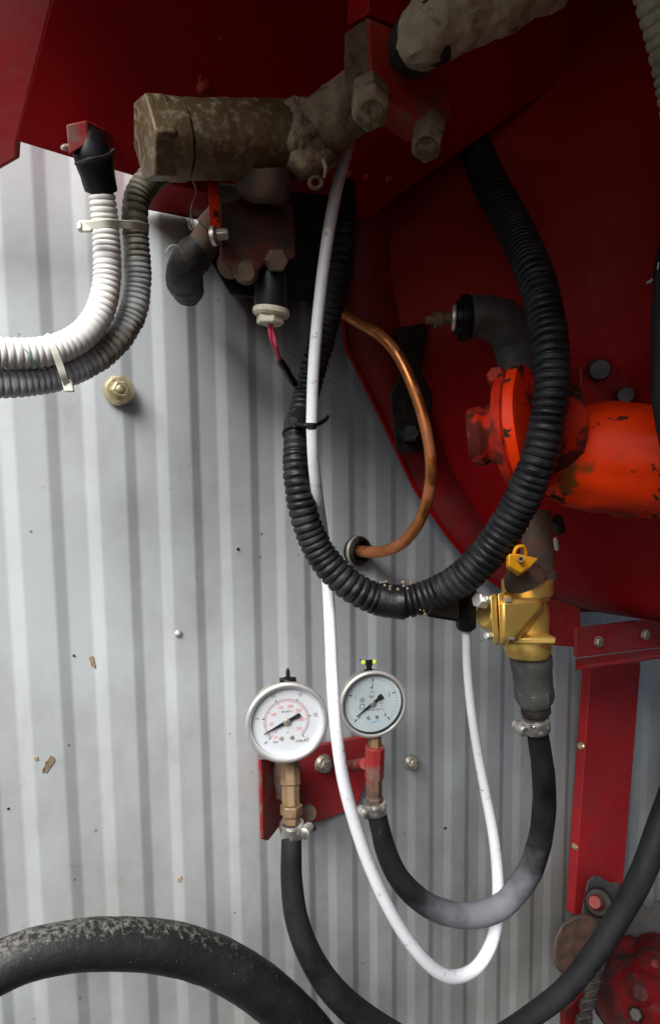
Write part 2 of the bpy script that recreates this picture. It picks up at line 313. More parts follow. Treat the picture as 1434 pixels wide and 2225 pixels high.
def spline(pts, step=0.004):
    # pts: (px, py, h, rpx[, abs_radius]) -> smooth list of (Vector, radius)
    q = []
    for t in pts:
        p = P(t[0], t[1], t[2]); q.append((p, t[3]*S(p)))
    out = []; n = len(q)
    for i in range(n-1):
        p0, p1, p2, p3 = q[max(i-1, 0)], q[i], q[i+1], q[min(i+2, n-1)]
        m = max(2, int((p2[0]-p1[0]).length/step))
        for k in range(m):
            t = k/m; t2 = t*t; t3 = t2*t
            c = [0.5*(-t3+2*t2-t), 0.5*(3*t3-5*t2+2), 0.5*(-3*t3+4*t2+t), 0.5*(t3-t2)]
            out.append((p0[0]*c[0]+p1[0]*c[1]+p2[0]*c[2]+p3[0]*c[3], p1[1]+(p2[1]-p1[1])*t))
    out.append(q[-1]); return out
def hose(pts, seg=20, step=0.004):
    return MB().tube(spline(pts, step), seg)
def corrugated(pts, pitch, depth=0.14, seg=28, per=7, jit=0.0):
    fine = spline(pts, 0.0015)
    acc = [0]
    for i in range(1, len(fine)): acc.append(acc[-1]+(fine[i][0]-fine[i-1][0]).length)
    tot = acc[-1]; per = 9; n = int(tot/pitch*per); j = 0; path = []
    for k in range(n):
        s_ = tot*k/n
        while j < len(acc)-2 and acc[j+1] < s_: j += 1
        t = (s_-acc[j])/max(1e-9, acc[j+1]-acc[j]); t = min(max(t, 0), 1)
        p = fine[j][0].lerp(fine[j+1][0], t); r = fine[j][1]+(fine[j+1][1]-fine[j][1])*t
        q = s_/pitch + 1.1*noise.noise(Vector((s_*14, 1.7, pitch*900))) + 0.35*noise.noise(Vector((s_*55, 8.2, 0)))
        ph = q-math.floor(q); ringi = math.floor(q)
        g = math.exp(-((ph-0.5)/0.16)**2)
        rr = r*(1-depth*g*(1+0.35*noise.noise(Vector((ringi*1.9, 0.4, 2)))))*(1+jit*(noise.noise(Vector((ringi*0.7, 3.1, 0)))))
        path.append((p, rr))
    return MB().tube(path, seg)
def lat(p0, p1, prof, seg=28, ph=0.0, mb=None, ref=None):
    a = P(*p0); b = P(*p1); mb = mb or MB()
    return mb.lathe(a, b, [(t, r*S(a.lerp(b, t))) for t, r in prof], seg, ph, ref)
def plate(px, h0, h1):                        # outline on plane h1, thickness back to h0 (straight along the wall normal)
    A = [P(x, y, h1) for x, y in px]; return MB().prism(A, N*(h0-h1))
def hexhead(c, ax, r, ln, mb=None, ph=0.0):
    mb = mb or MB(); ax = ax.normalized(); return mb.lathe(c, c+ax*ln, [(0, r), (0.82, r), (1, r*0.86)], 6, ph)

# ------------------------------------------------------------------ the ribbed sheet wall
wall_z0, wall_z1 = -1.9, 1.35
ribs = [-320, -145, 30, 207, 360, 490, 610, 712, 806, 892, 974, 1053, 1129, 1203, 1275, 1346, 1415, 1482, 1548, 1612, 1675]
xs = [P(x, 1200, 0).x for x in ribs]
raw = [(-1.6, 0.0)]
for i, x in enumerate(xs):
    w = (xs[i+1]-x) if i+1 < len(xs) else (x-xs[i-1])
    dpt = 0.0033
    raw += [(x-0.085*w, 0.0), (x+0.085*w, dpt), (x+0.46*w, dpt), (x+0.62*w, 0.0)]
raw.append((raw[-1][0]+0.9, 0.0))
prof = [raw[0]]
for i in range(1, len(raw)-1):                 # round every fold
    p0, p1, p2 = Vector(raw[i-1]), Vector(raw[i]), Vector(raw[i+1]); k = min(0.0014, 0.3*(p1-p0).length, 0.3*(p2-p1).length)
    a = p1+(p0-p1).normalized()*k; c = p1+(p2-p1).normalized()*k
    a2 = p1+(p0-p1).normalized()*k*1.35; c2 = p1+(p2-p1).normalized()*k*1.35
    prof += [tuple(a2), tuple(a), tuple(a*.25+p1*.5+c*.25), tuple(c), tuple(c2)]
prof.append(raw[-1])
def wall_h(x):
    for (a, d0), (b, d1) in zip(raw, raw[1:]):
        if a <= x <= b: return d0+(d1-d0)*(x-a)/max(1e-9, b-a)
    return 0.0
def PW(px, py, e=0.0):
    h = 0.0
    for _ in range(4): h = wall_h(P(px, py, h).x)
    return P(px, py, h+e)
mbw = MB(); rows = []
for j in range(80):
    z = wall_z0+(wall_z1-wall_z0)*j/79; r = []
    for (x, d) in prof:
        r.append(Vector((x, -d - 0.0008*noise.noise(Vector((x*6, z*3, 0))), z)))
    rows.append(r)
mbw.sheet(rows)
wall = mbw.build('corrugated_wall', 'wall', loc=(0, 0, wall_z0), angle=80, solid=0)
for p in wall.data.polygons:
    pass
tag(wall, 'grey painted ribbed metal sheet wall behind everything, with scuffs and mud specks', 'wall')

def flange_bolt(px, py, rw, rh, m, parent, label=None, h=0.0085, tilt=Vector((0, 0, 0.0)), name='bolt'):
    c = P(px, py, h); s = S(c); ax = (N+tilt).normalized()
    b = MB().lathe(c-ax*0.001, c+ax*rw*s*0.42, [(0, rw*s), (0.3, rw*s), (1, rw*s*0.80)], 32).build(name, m, parent)
    hd = hexhead(c+ax*rw*s*0.40, ax, rh*s, rh*s*0.75).build('bolt_head', m, b, bevel=0.0006)
    MB().lathe(c+ax*(rw*0.40+rh*0.75)*s, c+ax*((rw*0.40+rh*0.75)*s+0.0005), [(0, rh*s*0.5), (1, rh*s*0.42)], 20).build('head_stamp', m, hd)
    if label: b['label'] = label
    return b
flange_bolt(258, 848, 33, 20, 'zinc', wall, 'yellow zinc flange bolt below the corrugated hoses')
flange_bolt(893, 1657, 17, 12.5, 'steel_dull', wall)
def rivet(px, py, r, m):
    c = PW(px, py, -.0003); s = S(c)
    MB().lathe(c, c+N*r*s*0.8, [(0, r*s), (0.4, r*s), (0.8, r*s*0.7), (1, r*s*0.3)], 16).build('rivet', m, wall)
rivet(387, 1377, 8, 'steel'); rivet(517, 1193, 3.4, 'black'); rivet(18, 1758, 3, 'black'); rivet(967, 1800, 3.5, 'black')
for (px, py, a, b, rot) in ((105, 1660, 9, 24, 0.5), (200, 1436, 6, 15, -0.35), (78, 1648, 6, 5, 0), (160, 1424, 3, 3, 0), (390, 1910, 5, 7, .4), (165, 1998, 9, 3, .3)):
    c = P(px, py, 0.004); s = S(c); mb = MB(); poly = []
    for k in range(14):
        t = 2*math.pi*k/14; q = 0.75+0.5*random.random(); x = a*math.cos(t)*q; y = b*math.sin(t)*q
        poly.append(PW(px+x*math.cos(rot)-y*math.sin(rot), py+x*math.sin(rot)+y*math.cos(rot), -0.0006))
    mb.prism(poly, N*0.0015); mb.build('mud_spot', 'mud' if a > 4 else 'rust_mud', wall, bevel=0.0005)
# collar where the copper pipe goes through the sheet
c = P(770, 1196, 0.0); s = S(c); ax = (N+Vector((0.30, 0, 0.0))).normalized()
gr = MB().lathe(c-ax*0.002, c+ax*0.013, [(0, 31*s), (0.45, 32*s), (0.55, 30*s), (1, 29*s), (1.0, 23*s), (0.4, 22*s), (0.4, 1*s)], 32).build('grommet', 'dark_iron', wall)
MB().lathe(c+ax*0.0045, c+ax*0.0085, [(0, 31*s), (0, 34*s), (1, 33.5*s), (1, 31*s)], 36, closed=True).build('grommet_ring', 'steel_dull', gr)

# ------------------------------------------------------------------ the red hopper overhanging at the top
q0 = P(35, 305, 0.088); A_ = R_(36)
hn = Vector((0.0, -math.cos(A_), -math.sin(A_)))
hp = lambda x, y: PP(x, y, q0, hn)
hopper = thing('red_hopper', 'dark red sheet metal hopper overhanging the wall along the top', 'hopper', q0)
up = Vector((0, -math.sin(A_), math.cos(A_)))
poly = [hp(112, 0)+up*0.12, hp(112, -2), hp(35, 305), hp(140, 337), hp(330, 393), hp(640, 462), hp(800, 478), hp(866, 424), hp(1434, 22), hp(1600, -95)+up*0.05]
MB().prism(poly, -hn*0.004).build('sloping_panel', 'red', hopper, bevel=0.0012)
Yb = Vector((0, 1, 0))
MB().prism([hp(866, 424)+Yb*.003, hp(1434, 22)+Yb*.003, hp(1600, -95)+Yb*.003, hp(1600, -95)+Yb*0.25, hp(1434, 22)+Yb*0.16, hp(866, 424)+Yb*0.10], Vector((-0.003, 0.0, 0.002))).build('shade_end_wall', 'red', hopper)  # added wall, stops sun leaking under the hopper onto the tank
MB().prism([hp(332, 391), hp(640, 460), hp(800, 476), hp(864, 422), hp(864, 422)+Yb*0.10, hp(800, 476)+Yb*0.075, hp(640, 460)+Yb*0.075, hp(332, 391)+Yb*0.075], Vector((0, 0, 0.003))).build('shade_return', 'red', hopper)  # added underside, blocks sun coming in below the hopper edge
tl, tr = poly[0], poly[-1]
shade_roof = [tl, tr, tr+Vector((0.35, -1.1, 0.0)), tl+Vector((-0.13, -1.1, 0.0)), tl+Vector((-0.13, 0.0, 0.0))]
MB().prism(shade_roof, Vector((0, 0, 0.004))).build('unseen_shade_panel', 'red', hopper)  # unseen overhead panel, added to cut sun and sky at top and right
e0, e1 = hp(112, -2), hp(35, 305)
e2 = P(0, 361, 0.0735); sn_ = (e0-e1).cross(e2-e1).normalized(); sp = lambda x, y: PP(x, y, e1, sn_)
fl = [sp(122, -40), e0, e1, sp(33, 342), sp(0, 361), sp(-150, 446), sp(-150, -40)]
o = MB().prism(fl, Vector((0.004, 0.001, 0.001))); o.build('side_panel', 'red_dull', hopper, bevel=0.001)
# weld blob and rust spots on the hopper skin
for (x, y, r) in ((445, 190, 15), (452, 207, 9), (435, 170, 6), (375, 146, 3), (448, 128, 4), (640, 210, 5), (760, 378, 7), (795, 385, 6), (845, 388, 8), (480, 85, 3)):
    p = hp(x, y); s = S(p)
    MB().lathe(p-hn*0.001, p+hn*r*s*0.7, [(0, r*s*1.3), (0.5, r*s), (0.9, r*s*0.5), (1, r*s*0.1)], 14).build('weld_spot', 'red_worn', hopper, lump=(0.002, 90))

# ------------------------------------------------------------------ the red cone-bottomed tank on the right
def lerp(a, b, t): return a+(b-a)*t
def interp(tab, y):
    for (y0, x0), (y1, x1) in zip(tab, tab[1:]):
        if y <= y1: return lerp(x0, x1, max(0, min(1, (y-y0)/(y1-y0))))
    return tab[-1][1]
outl = [(330, 735), (600, 738), (750, 750), (905, 828), (1060, 901), (1165, 974), (1243, 1040), (1290, 1110), (1318, 1196), (1330, 1250)]
inn = [(330, 830), (600, 835), (760, 868), (850, 903), (953, 941), (1036, 977), (1094, 1014), (1157, 1051), (1230, 1105), (1290, 1170), (1312, 1225), (1325, 1300)]
tank = thing('red_tank', 'large dark red cone-bottomed tank filling the shade on the right', 'tank', P(1200, 1320, 0.1))
ys = [330+ (1325-330)*j/44 for j in range(45)]
def tank_h(u): return 0.045+0.17*math.sin(min(1, u)*math.pi*0.5)**1.1+0.10*u**5
rows = []
for y in ys:
    x0 = interp(inn, y); r = []
    for k in range(40):
        u = k/39; x = x0+(1540-x0)*u
        yy = y if y < 1200 else y + (y-1200)/125*38*min(1, (x-x0)/260)
        r.append(P(x, yy, tank_h((x-x0)/(1540-x0))))
    rows.append(r)
topext = [[p+Vector((0.0, -0.02, 0.5)) for p in rows[0]]]
side = [(r[-1]+Vector((0.035, -0.08, 0)), r[-1]+Vector((0.07, -0.3, 0)), r[-1]+Vector((0.12, -0.95, 0))) for r in topext+rows]  # unseen outward side, added to block sky light from the right
rows2 = [list(r)+list(e) for r, e in zip(topext+rows, side)]
MB().sheet(rows2).build('shell', 'red', tank, angle=60, solid=0.004)
rows = []
for y in ys:
    a = interp(outl, y); b = interp(inn, y)
    rows.append([P(a-1, y, 0.036), P(lerp(a, b, .5), y, 0.044), P(b+8, y, 0.050)])
MB().sheet(rows).build('seam_plate', 'red_dull', tank, angle=60, solid=0.004)
MB().tube([(P(interp(outl, y), y, 0.040), 0.0028) for y in ys], 10).build('seam_bead', 'red', tank)
pl = [(1192, 1300), (1262, 1322), (1262, 1408), (1192, 1402)]
MB().prism([P(x, y, 0.13) for x, y in pl], N*-0.006).build('leg_plate', 'red_dull', tank, bevel=0.001)
for (x, y, r) in ((1206, 1180, 5), (1260, 1250, 4), (1300, 1090, 4)):
    pass
lat((1206, 1168, 0.17), (1210, 1196, 0.172), [(0, 3), (.2, 5), (.8, 5), (1, 3)], 12).build('paint_chip', 'white', tank)

# ------------------------------------------------------------------ support: angle shelf and strap
sup = thing('support_frame', 'red angle iron shelf with a red strap running down the wall', 'bracket', P(1300, 1940, 0.0))
MB().prism([P(x, y, 0.135) for x, y in ((1252, 1366), (1480, 1337), (1480, 1402), (1252, 1430))], N*-0.005).build('angle_web', 'red_dull', sup, bevel=0.001)
MB().prism([P(1250, 1431, 0.135), P(1480, 1403, 0.135), P(1480, 1418, 0.165), P(1250, 1449, 0.165)], Vector((0, 0, -0.005))).build('angle_lip', 'red_dull', sup, bevel=0.001)
MB().prism([P(x, y, 0.030) for x, y in ((1284, 1440), (1393, 1440), (1356, 1905), (1340, 1990), (1247, 1990), (1252, 1900))], N*-0.016).build('strap', 'red_strap', sup, bevel=0.0015)
for (x, y) in ((1296, 1394), (1397, 1379)):
    c = P(x, y, 0.135); s = S(c)
    hexhead(c, N+Vector((0.15, 0, 0)), 12.5*s, 11*s, ph=0.3).build('bolt', 'steel_dull', sup, bevel=0.0005)
for (x, y) in ((1268, 1622), (1256, 1840)):
    a = P(x+8, y+1, 0.022); b = P(x-8, y-1, 0.024); s = S(a); mb = MB()
    mb.lathe(a, b, [(0, 7*s), (.4, 7*s), (.4, 9*s), (.9, 9*s), (1, 6*s)], 8); mb.build('screw', 'zinc', sup)

# ------------------------------------------------------------------ orange pump
pump = thing('orange_pump', 'chipped orange-red pump on the tank, behind the black conduit', 'pump', P(1200, 1120, 0.2))
hb = 0.23
lat((1105, 938, hb), (1160, 930, hb+0.02), [(0, 112), (0.05, 128), (0.40, 132), (0.46, 126), (0.56, 126)], 56).build('backing_flange', 'orange_grime_shade', pump, lump=(0.0012, 60))
lat((1135, 934, hb+.011), (1160, 930, hb+0.02), [(0, 134), (.05, 139), (0.9, 138), (1.05, 118)], 56).build('flange', 'orange', pump, lump=(0.0012, 60))
lat((1150, 930, hb+.012), (1240, 925, hb+0.03), [(0, 112), (0.5, 104), (1, 96)], 48).build('neck', 'orange_grime_shade', pump, lump=(0.001, 60))
lat((1018, 950, hb-0.03), (1100, 938, hb-0.005), [(0, 40), (0.05, 60), (0.35, 66), (0.5, 60), (0.9, 74), (1, 90)], 40).build('boss', 'orange_grime_shade', pump, lump=(0.0015, 50))
lat((1205, 990, hb+0.0), (1480, 1005, hb+0.10), [(0, 96), (0.15, 110), (0.35, 118), (0.5, 118), (0.65, 117), (0.8, 116), (1, 112)], 64).build('body', 'orange', pump, lump=(0.005, 26))
lat((1330, 1090, hb-.02), (1480, 1095, hb+.08), [(0, 20), (.06, 34), (0.9, 36), (1, 30)], 24).build('lower_port', 'orange', pump, lump=(0.0015, 40))
# lug with two rounded ears and bolts on top of the body
MB().loft([P(x, y, hb+0.03) for x, y in ((1262, 880), (1258, 800), (1278, 770), (1318, 772), (1345, 812), (1378, 842), (1372, 880), (1330, 900))],
          [P(x+8, y+5, hb-0.01) for x, y in ((1262, 880), (1258, 800), (1278, 770), (1318, 772), (1345, 812), (1378, 842), (1372, 880), (1330, 900))]).build('lug', 'red_dull', pump, bevel=0.003)
lat((1300, 805, hb+.02), (1304, 803, hb+.045), [(0, 24), (.8, 24), (1, 20)], 20).build('lug_bolt', 'grey_iron', pump)
lat((1355, 858, hb+.02), (1360, 858, hb+.045), [(0, 20), (.8, 20), (1, 16)], 20).build('lug_bolt', 'grey_iron', pump)
lat((1090, 835, hb-.02), (1075, 812, hb-.01), [(0, 26), (.7, 24), (1, 18)], 6).build('flange_bolt', 'red_worn', pump)
lat((1215, 1150, .20), (1212, 1128, .215), [(0, 14), (1, 12)], 16).build('drain_plug', 'dark_iron', pump)

elb = thing('pipe_elbow', 'grey cast pipe elbow with a black plug, left of the conduit', 'pipe fitting', P(1120, 780, 0.17))
hose([(1015, 690, .18, 44), (1050, 688, .185, 47), (1090, 700, .19, 50), (1118, 732, .19, 50), (1128, 785, .19, 46), (1130, 815, .19, 45)], 30).build('elbow', 'grey_iron', elb, lump=(0.0015, 60))
lat((1026, 690, .18), (990, 690, .172), [(0, 44), (.3, 50), (.7, 50), (.75, 38), (1, 36)], 28).build('plug', 'black', elb)
lat((990, 690, .172), (982, 690, .17), [(0, 28), (.4, 29), (1, 27)], 28).build('plug_ring', 'steel', elb)
lat((986, 690, .17), (925, 696, .16), [(0, 13), (.4, 12), (.45, 18), (.7, 18), (.72, 10), (1, 9)], 14).build('nipple', 'brass_dirty', elb)

hook = thing('shackle_plate', 'black iron latch plate on the tank beside the copper pipe', 'latch', P(880, 900, .07))
MB().loft([P(x, y, .085) for x, y in ((860, 712), (930, 700), (915, 800), (940, 860), (925, 980), (862, 985), (845, 860), (880, 790))],
          [P(x, y, .060) for x, y in ((860, 712), (930, 700), (915, 800), (940, 860), (925, 980), (862, 985), (845, 860), (880, 790))]).build('plate', 'dark_iron', hook, bevel=0.002, lump=(0.002, 50))
lat((890, 940, .08), (893, 940, .10), [(0, 22), (.8, 22), (1, 17)], 6).build('nut', 'dark_iron', hook)

cop = hose([(735, 672, .08, 11), (775, 698, .10, 12), (825, 728, .12, 12.5), (862, 768, .135, 12.5), (893, 830, .15, 12.5), (920, 910, .16, 12.5), (935, 990, .165, 12.5), (934, 1060, .16, 13),
            (915, 1125, .14, 13), (880, 1175, .11, 13), (840, 1196, .075, 13), (805, 1200, .04, 13), (776, 1197, .006, 13), (768, 1196, -.004, 13)], 20)
tag(cop.build('copper_pipe', 'copper'), 'bare copper pipe curving from the tank into the wall', 'pipe')

# ------------------------------------------------------------------ thick black corrugated conduit
cond = thing('corrugated_conduit', 'thick black corrugated conduit hanging in a wide loop', 'conduit', P(860, 1310, 0.16))
corrugated([(985, 180, .05, 34), (1022, 290, .09, 35), (1066, 400, .15, 37), (1120, 500, .21, 39), (1163, 600, .27, 40), (1188, 700, .29, 40), (1198, 800, .30, 40), (1193, 890, .30, 40),
            (1172, 990, .295, 40), (1134, 1085, .28, 40), (1080, 1175, .26, 39), (1018, 1245, .235, 38), (950, 1287, .21, 36), (880, 1308, .19, 35), (815, 1300, .175, 35), (755, 1268, .165, 35),
            (700, 1208, .155, 34), (664, 1130, .15, 32), (647, 1040, .145, 31), (645, 970, .135, 30), (655, 900, .115, 29), (676, 820, .105, 29), (704, 720, .125, 29), (728, 620, .15, 29), (742, 520, .158, 29), (744, 400, .15, 29)],
           0.0066, 0.13, 28, 7, 0.03).build('conduit', 'black_plastic', cond, lump=(0.0005, 120))
tp = spline([(880, 1309, .19, 37.5), (850, 1307, .182, 37.5), (818, 1301, .1755, 37.5)], 0.002)
MB().tube(tp, 28).build('tape_wrap', 'tape', cond, lump=(0.0012, 70))
MB().tube(spline([(644, 948, .1305, 31.5), (648, 930, .125, 31.5), (653, 908, .1175, 31)], 0.002), 28).build('tape_wrap', 'tape', cond, lump=(0.0012, 70))
# crumbs of dirt caught on the conduit
for k in range(26):
    if k < 15: x = random.uniform(815, 905); y = 1275+random.uniform(-10, 8)-(x-860)**2*0.003
    else: x = random.uniform(905, 1060); y = 1338-(x-905)*0.55+random.uniform(-8, 10)
    c = P(x, y, .215); r = random.uniform(.0006, .0015)
    MB().lathe(c-Vector((0, 0, r)), c+Vector((0, 0, r)), [(0, r*.4), (.3, r), (.7, r), (1, r*.4)], 7).build('dirt_crumb', 'mud', cond)
tie3 = thing('black_cable_tie', 'black cable tie holding the white tube against the conduit', 'cable tie', P(650, 925, .12))
MB().tube(spline([(628, 917, .12, 5), (650, 921, .155, 5), (678, 925, .165, 5), (704, 914, .135, 5), (712, 905, .11, 4)], .003), 10).build('band', 'black', tie3)
c = P(640, 918, .145); s = S(c); MB().box(c, RT, UP, F, 9*s, 12*s, 6*s).build('lock_head', 'black', tie3, bevel=0.001)
boot = thing('cable_boot', 'black rubber cable boot where the white tube enters the conduit', 'boot', P(1013, 1362, .2))
lat((1013, 1364, .20), (1008, 1255, .21), [(0, 19), (0.03, 22), (.1, 22), (.5, 24), (1, 28)], 24).build('sleeve', 'black', boot)
MB().loft([P(x, y, .215) for x, y in ((925, 1340), (998, 1352), (998, 1270), (950, 1285))], [P(x, y, .19) for x, y in ((925, 1340), (998, 1352), (998, 1270), (950, 1285))]).build('wing', 'black', boot, bevel=.003)

# ------------------------------------------------------------------ long white tube
wt = thing('white_tube', 'long thin white plastic tube hanging down in a deep loop', 'tube', P(985, 2125, .13))
hose([(800, 160, .20, 14), (768, 275, .20, 13.8), (748, 345, .195, 13.8), (728, 425, .19, 13.6), (710, 530, .185, 13.4), (697, 630, .18, 13.2), (686, 740, .178, 13), (680, 830, .178, 12.8), (677.5, 919, .178, 12.6)], 20).build('upper_length', 'white', wt)
lat((677.5, 917, .178), (678, 935, .178), [(0, 10), (.2, 10), (.2, 12), (.5, 12), (.5, 10), (1, 10)], 18).build('joiner', 'black', wt)
hose([(678, 932, .178, 12.6), (681, 1000, .172, 12.6), (690, 1080, .155, 12.8), (701, 1160, .118, 13), (709, 1230, .105, 13), (714, 1300, .11, 13), (719, 1400, .16, 13.2), (723, 1490, .195, 13.4), (731, 1590, .205, 13.6), (745, 1690, .20, 14),
      (768, 1780, .195, 14), (800, 1875, .19, 14), (845, 1975, .185, 14), (895, 2055, .18, 14), (945, 2108, .175, 14), (990, 2124, .17, 14), (1036, 2103, .165, 14), (1068, 2050, .16, 14), (1081, 1980, .16, 13.5),
      (1081, 1900, .16, 12.6), (1072, 1815, .16, 11.8), (1056, 1730, .16, 11), (1039, 1640, .165, 10.5), (1025, 1550, .175, 10), (1016, 1460, .185, 9.7), (1013, 1365, .20, 9.6), (1012, 1340, .20, 9.6)], 20).build('lower_length', 'white', wt)

# ------------------------------------------------------------------ brass valve, ball valve above and hose adapter below
hv = 0.22
bv = thing('ball_valve', 'brownish ball valve and pipe with a yellow wing handle above the brass valve', 'valve', P(1170, 1255, hv))
lat((1168, 1262, hv), (1165, 1110, hv-.01), [(0, 40), (.12, 42), (.14, 36), (.45, 35), (.5, 32), (1, 31)], 28).build('pipe', 'rust_mud', bv)
lat((1140, 1262, hv+.01), (1128, 1234, hv+.01), [(0, 46), (.5, 42), (1, 26)], 24).build('body', 'rust_mud', bv, lump=(.001, 60))
hd = MB().loft([P(x, y, hv+.062) for x, y in ((1105, 1203), (1126, 1203), (1171, 1213), (1152, 1234), (1131, 1247), (1105, 1230))],
               [P(x-6, y+6, hv+.048) for x, y in ((1105, 1203), (1126, 1203), (1171, 1213), (1152, 1234), (1131, 1247), (1105, 1230))]).build('wing_handle', 'yellow', bv, bevel=0.0015)
lat((1131, 1217, hv+.058), (1132, 1215, hv+.067), [(0, 8), (1, 7), (1, 4), (.6, 3.5)], 16).build('handle_screw', 'brass_dirty', hd)
MB().tube(spline([(1116, 1206, hv+.055, 4), (1122, 1190, hv+.058, 4), (1138, 1188, hv+.058, 4), (1142, 1204, hv+.055, 4)], .002), 10).build('handle_loop', 'yellow', hd)
lat((1136, 1250, hv+.005), (1130, 1222, hv+.056), [(0, 16), (.5, 15), (.55, 11), (1, 10)], 16).build('stem', 'brass_dirty', bv)

va = thing('brass_valve', 'shiny yellow brass solenoid valve body with square bolted bonnet', 'valve', P(1150, 1425, hv))
lat((1146, 1256, hv), (1146, 1425, hv+.004), [(0, 50), (0.03, 55), (.2, 54), (.30, 40), (.42, 46), (.58, 46), (.70, 44), (.80, 51), (.90, 52), (1.0, 44)], 36).build('body', 'brass', va, lump=(.0008, 40))
MB().loft([P(x, y, hv+.038) for x, y in ((1090, 1305), (1172, 1300), (1180, 1320), (1120, 1392), (1092, 1395))],
          [P(x, y, hv-.02) for x, y in ((1085, 1297), (1190, 1290), (1196, 1330), (1140, 1408), (1086, 1402))]).build('cheek', 'brass', va, bevel=0.004)
MB().box(P(1150, 1388, hv+.022), RT, (UP+RT*0.05).normalized(), F, .022, .0035, .012).build('rib', 'brass', va, bevel=.002)
bx = (RT*0.30 - F*0.05).normalized()
def slab(x0, y0, x1, y1, x2, y2, x3, y3, h, th, m, nm):     # square flange plates seen nearly edge-on; thickness along the image
    A = [P(x0, y0, h+.032), P(x1, y1, h+.032), P(x1, y1, h-.03), P(x0, y0, h-.03)]
    B = [P(x3, y3, h+.032), P(x2, y2, h+.032), P(x2, y2, h-.03), P(x3, y3, h-.03)]
    return MB().loft(A, B).build(nm, m, va, bevel=.0015)
slab(1081, 1290, 1087, 1402, 1105, 1396, 1097, 1286, hv, 0, 'brass', 'body_flange')
slab(1064, 1294, 1073, 1400, 1084, 1403, 1078, 1290, hv, 0, 'brass', 'bonnet_flange')
MB().loft([P(1078.5, 1292, hv+.030), P(1086, 1401, hv+.030), P(1086, 1401, hv-.028), P(1078.5, 1292, hv-.028)],
          [P(1082.5, 1292, hv+.030), P(1089, 1401, hv+.030), P(1089, 1401, hv-.028), P(1082.5, 1292, hv-.028)]).build('gasket', 'black', va)
lat((1068, 1338, hv), (1050, 1338, hv), [(0, 34), (.7, 30), (1, 22)], 28).build('bonnet', 'brass', va)
lat((1054, 1306, hv+.02), (1035, 1303, hv+.02), [(0, 18), (.9, 18), (1, 15)], 6).build('coil_nut', 'steel', va, bevel=.0006)
for (x, y) in ((1066, 1302), (1068, 1382)):
    lat((x+2, y, hv+.028), (x-13, y, hv+.028), [(0, 9), (.9, 9), (1, 7)], 6).build('bolt', 'steel', va, bevel=.0005)
for (x, y) in ((1102, 1305), (1108, 1388)):
    lat((x-6, y, hv+.036), (x+8, y, hv+.037), [(0, 6), (.9, 6), (1, 4)], 12).build('bolt_end', 'steel_dull', va)
lat((1095, 1305, hv+.030), (1108, 1305, hv+.031), [(0, 13), (.7, 13), (1, 9)], 18).build('bolt_boss', 'brass', va)
lat((1100, 1388, hv+.030), (1112, 1388, hv+.031), [(0, 13), (.7, 13), (1, 9)], 18).build('bolt_boss', 'brass', va)

ad = thing('hose_adapter', 'dark grey threaded hose adapter under the brass valve', 'pipe fitting', P(1162, 1560, hv))
lat((1152, 1418, hv), (1160, 1500, hv), [(0, 42), (.15, 45), (.4, 44), (.45, 42), (1, 41)], 32).build('collar', 'grey_iron', ad)
lat((1159, 1495, hv), (1164, 1536, hv), [(0, 43), (.5, 43), (.8, 38), (1, 30)], 8).build('hex_nut', 'grey_iron', ad, bevel=.001)
lat((1163, 1534, hv), (1166, 1562, hv), [(0, 30), (.2, 32), (.5, 32), (.55, 24), (1, 22)], 28).build('tail', 'dark_iron', ad)

# hose clamps: band, worm housing and thread slots
def clamp(p0, p1, r, label, hdir, screw_side, group='worm drive hose clamps'):
    a = P(*p0); b = P(*p1); s = S(a); mid = (a+b)/2; ax = (b-a).normalized(); half = (b-a).length/2
    t = thing('hose_clamp', label, 'hose clamp', mid, group)
    MB().lathe(a, b, [(0, r*s*.9), (0, r*s), (.08, r*s*1.03), (.92, r*s*1.03), (1, r*s), (1, r*s*.9)], 32).build('band', 'clamp', t)
    d = (CAM-mid).normalized(); d = (d-ax*d.dot(ax)).normalized(); side = ax.cross(d).normalized()
    if side.dot(RT) < 0: side = -side
    for k in range(7):                       # raised thread teeth across the front
        ang = (-0.15+0.17*k)
        dirv = d*math.cos(ang)+side*math.sin(ang); tg = -d*math.sin(ang)+side*math.cos(ang)
        c = mid + dirv*(r*s*1.05)
        MB().box(c, (tg+ax*0.25).normalized(), ax, dirv, r*s*.055, half*.72, .0007).build('thread_tooth', 'clamp', t)
    ang = screw_side; dirv = d*math.cos(ang)+side*math.sin(ang); tg = -d*math.sin(ang)+side*math.cos(ang)
    c = mid + dirv*(r*s*1.25)
    h = MB().lathe(c-tg*(r*s*.45), c+tg*(r*s*.45), [(0, half*.6), (.1, half*.85), (.9, half*.85), (1, half*.6)], 14).build('worm_housing', 'clamp', t)
    sg = -1 if screw_side < 0 else 1
    MB().lathe(c+tg*(sg*r*s*.40), c+tg*(sg*r*s*.85), [(0, half*.5), (.15, half*.7), (.9, half*.7), (1, half*.5)], 6).build('screw_head', 'clamp', h)
    return t
clamp((1163, 1560, hv), (1166, 1588, hv), 29, 'hose clamp under the dark grey adapter below the brass valve', 0, -1.0)

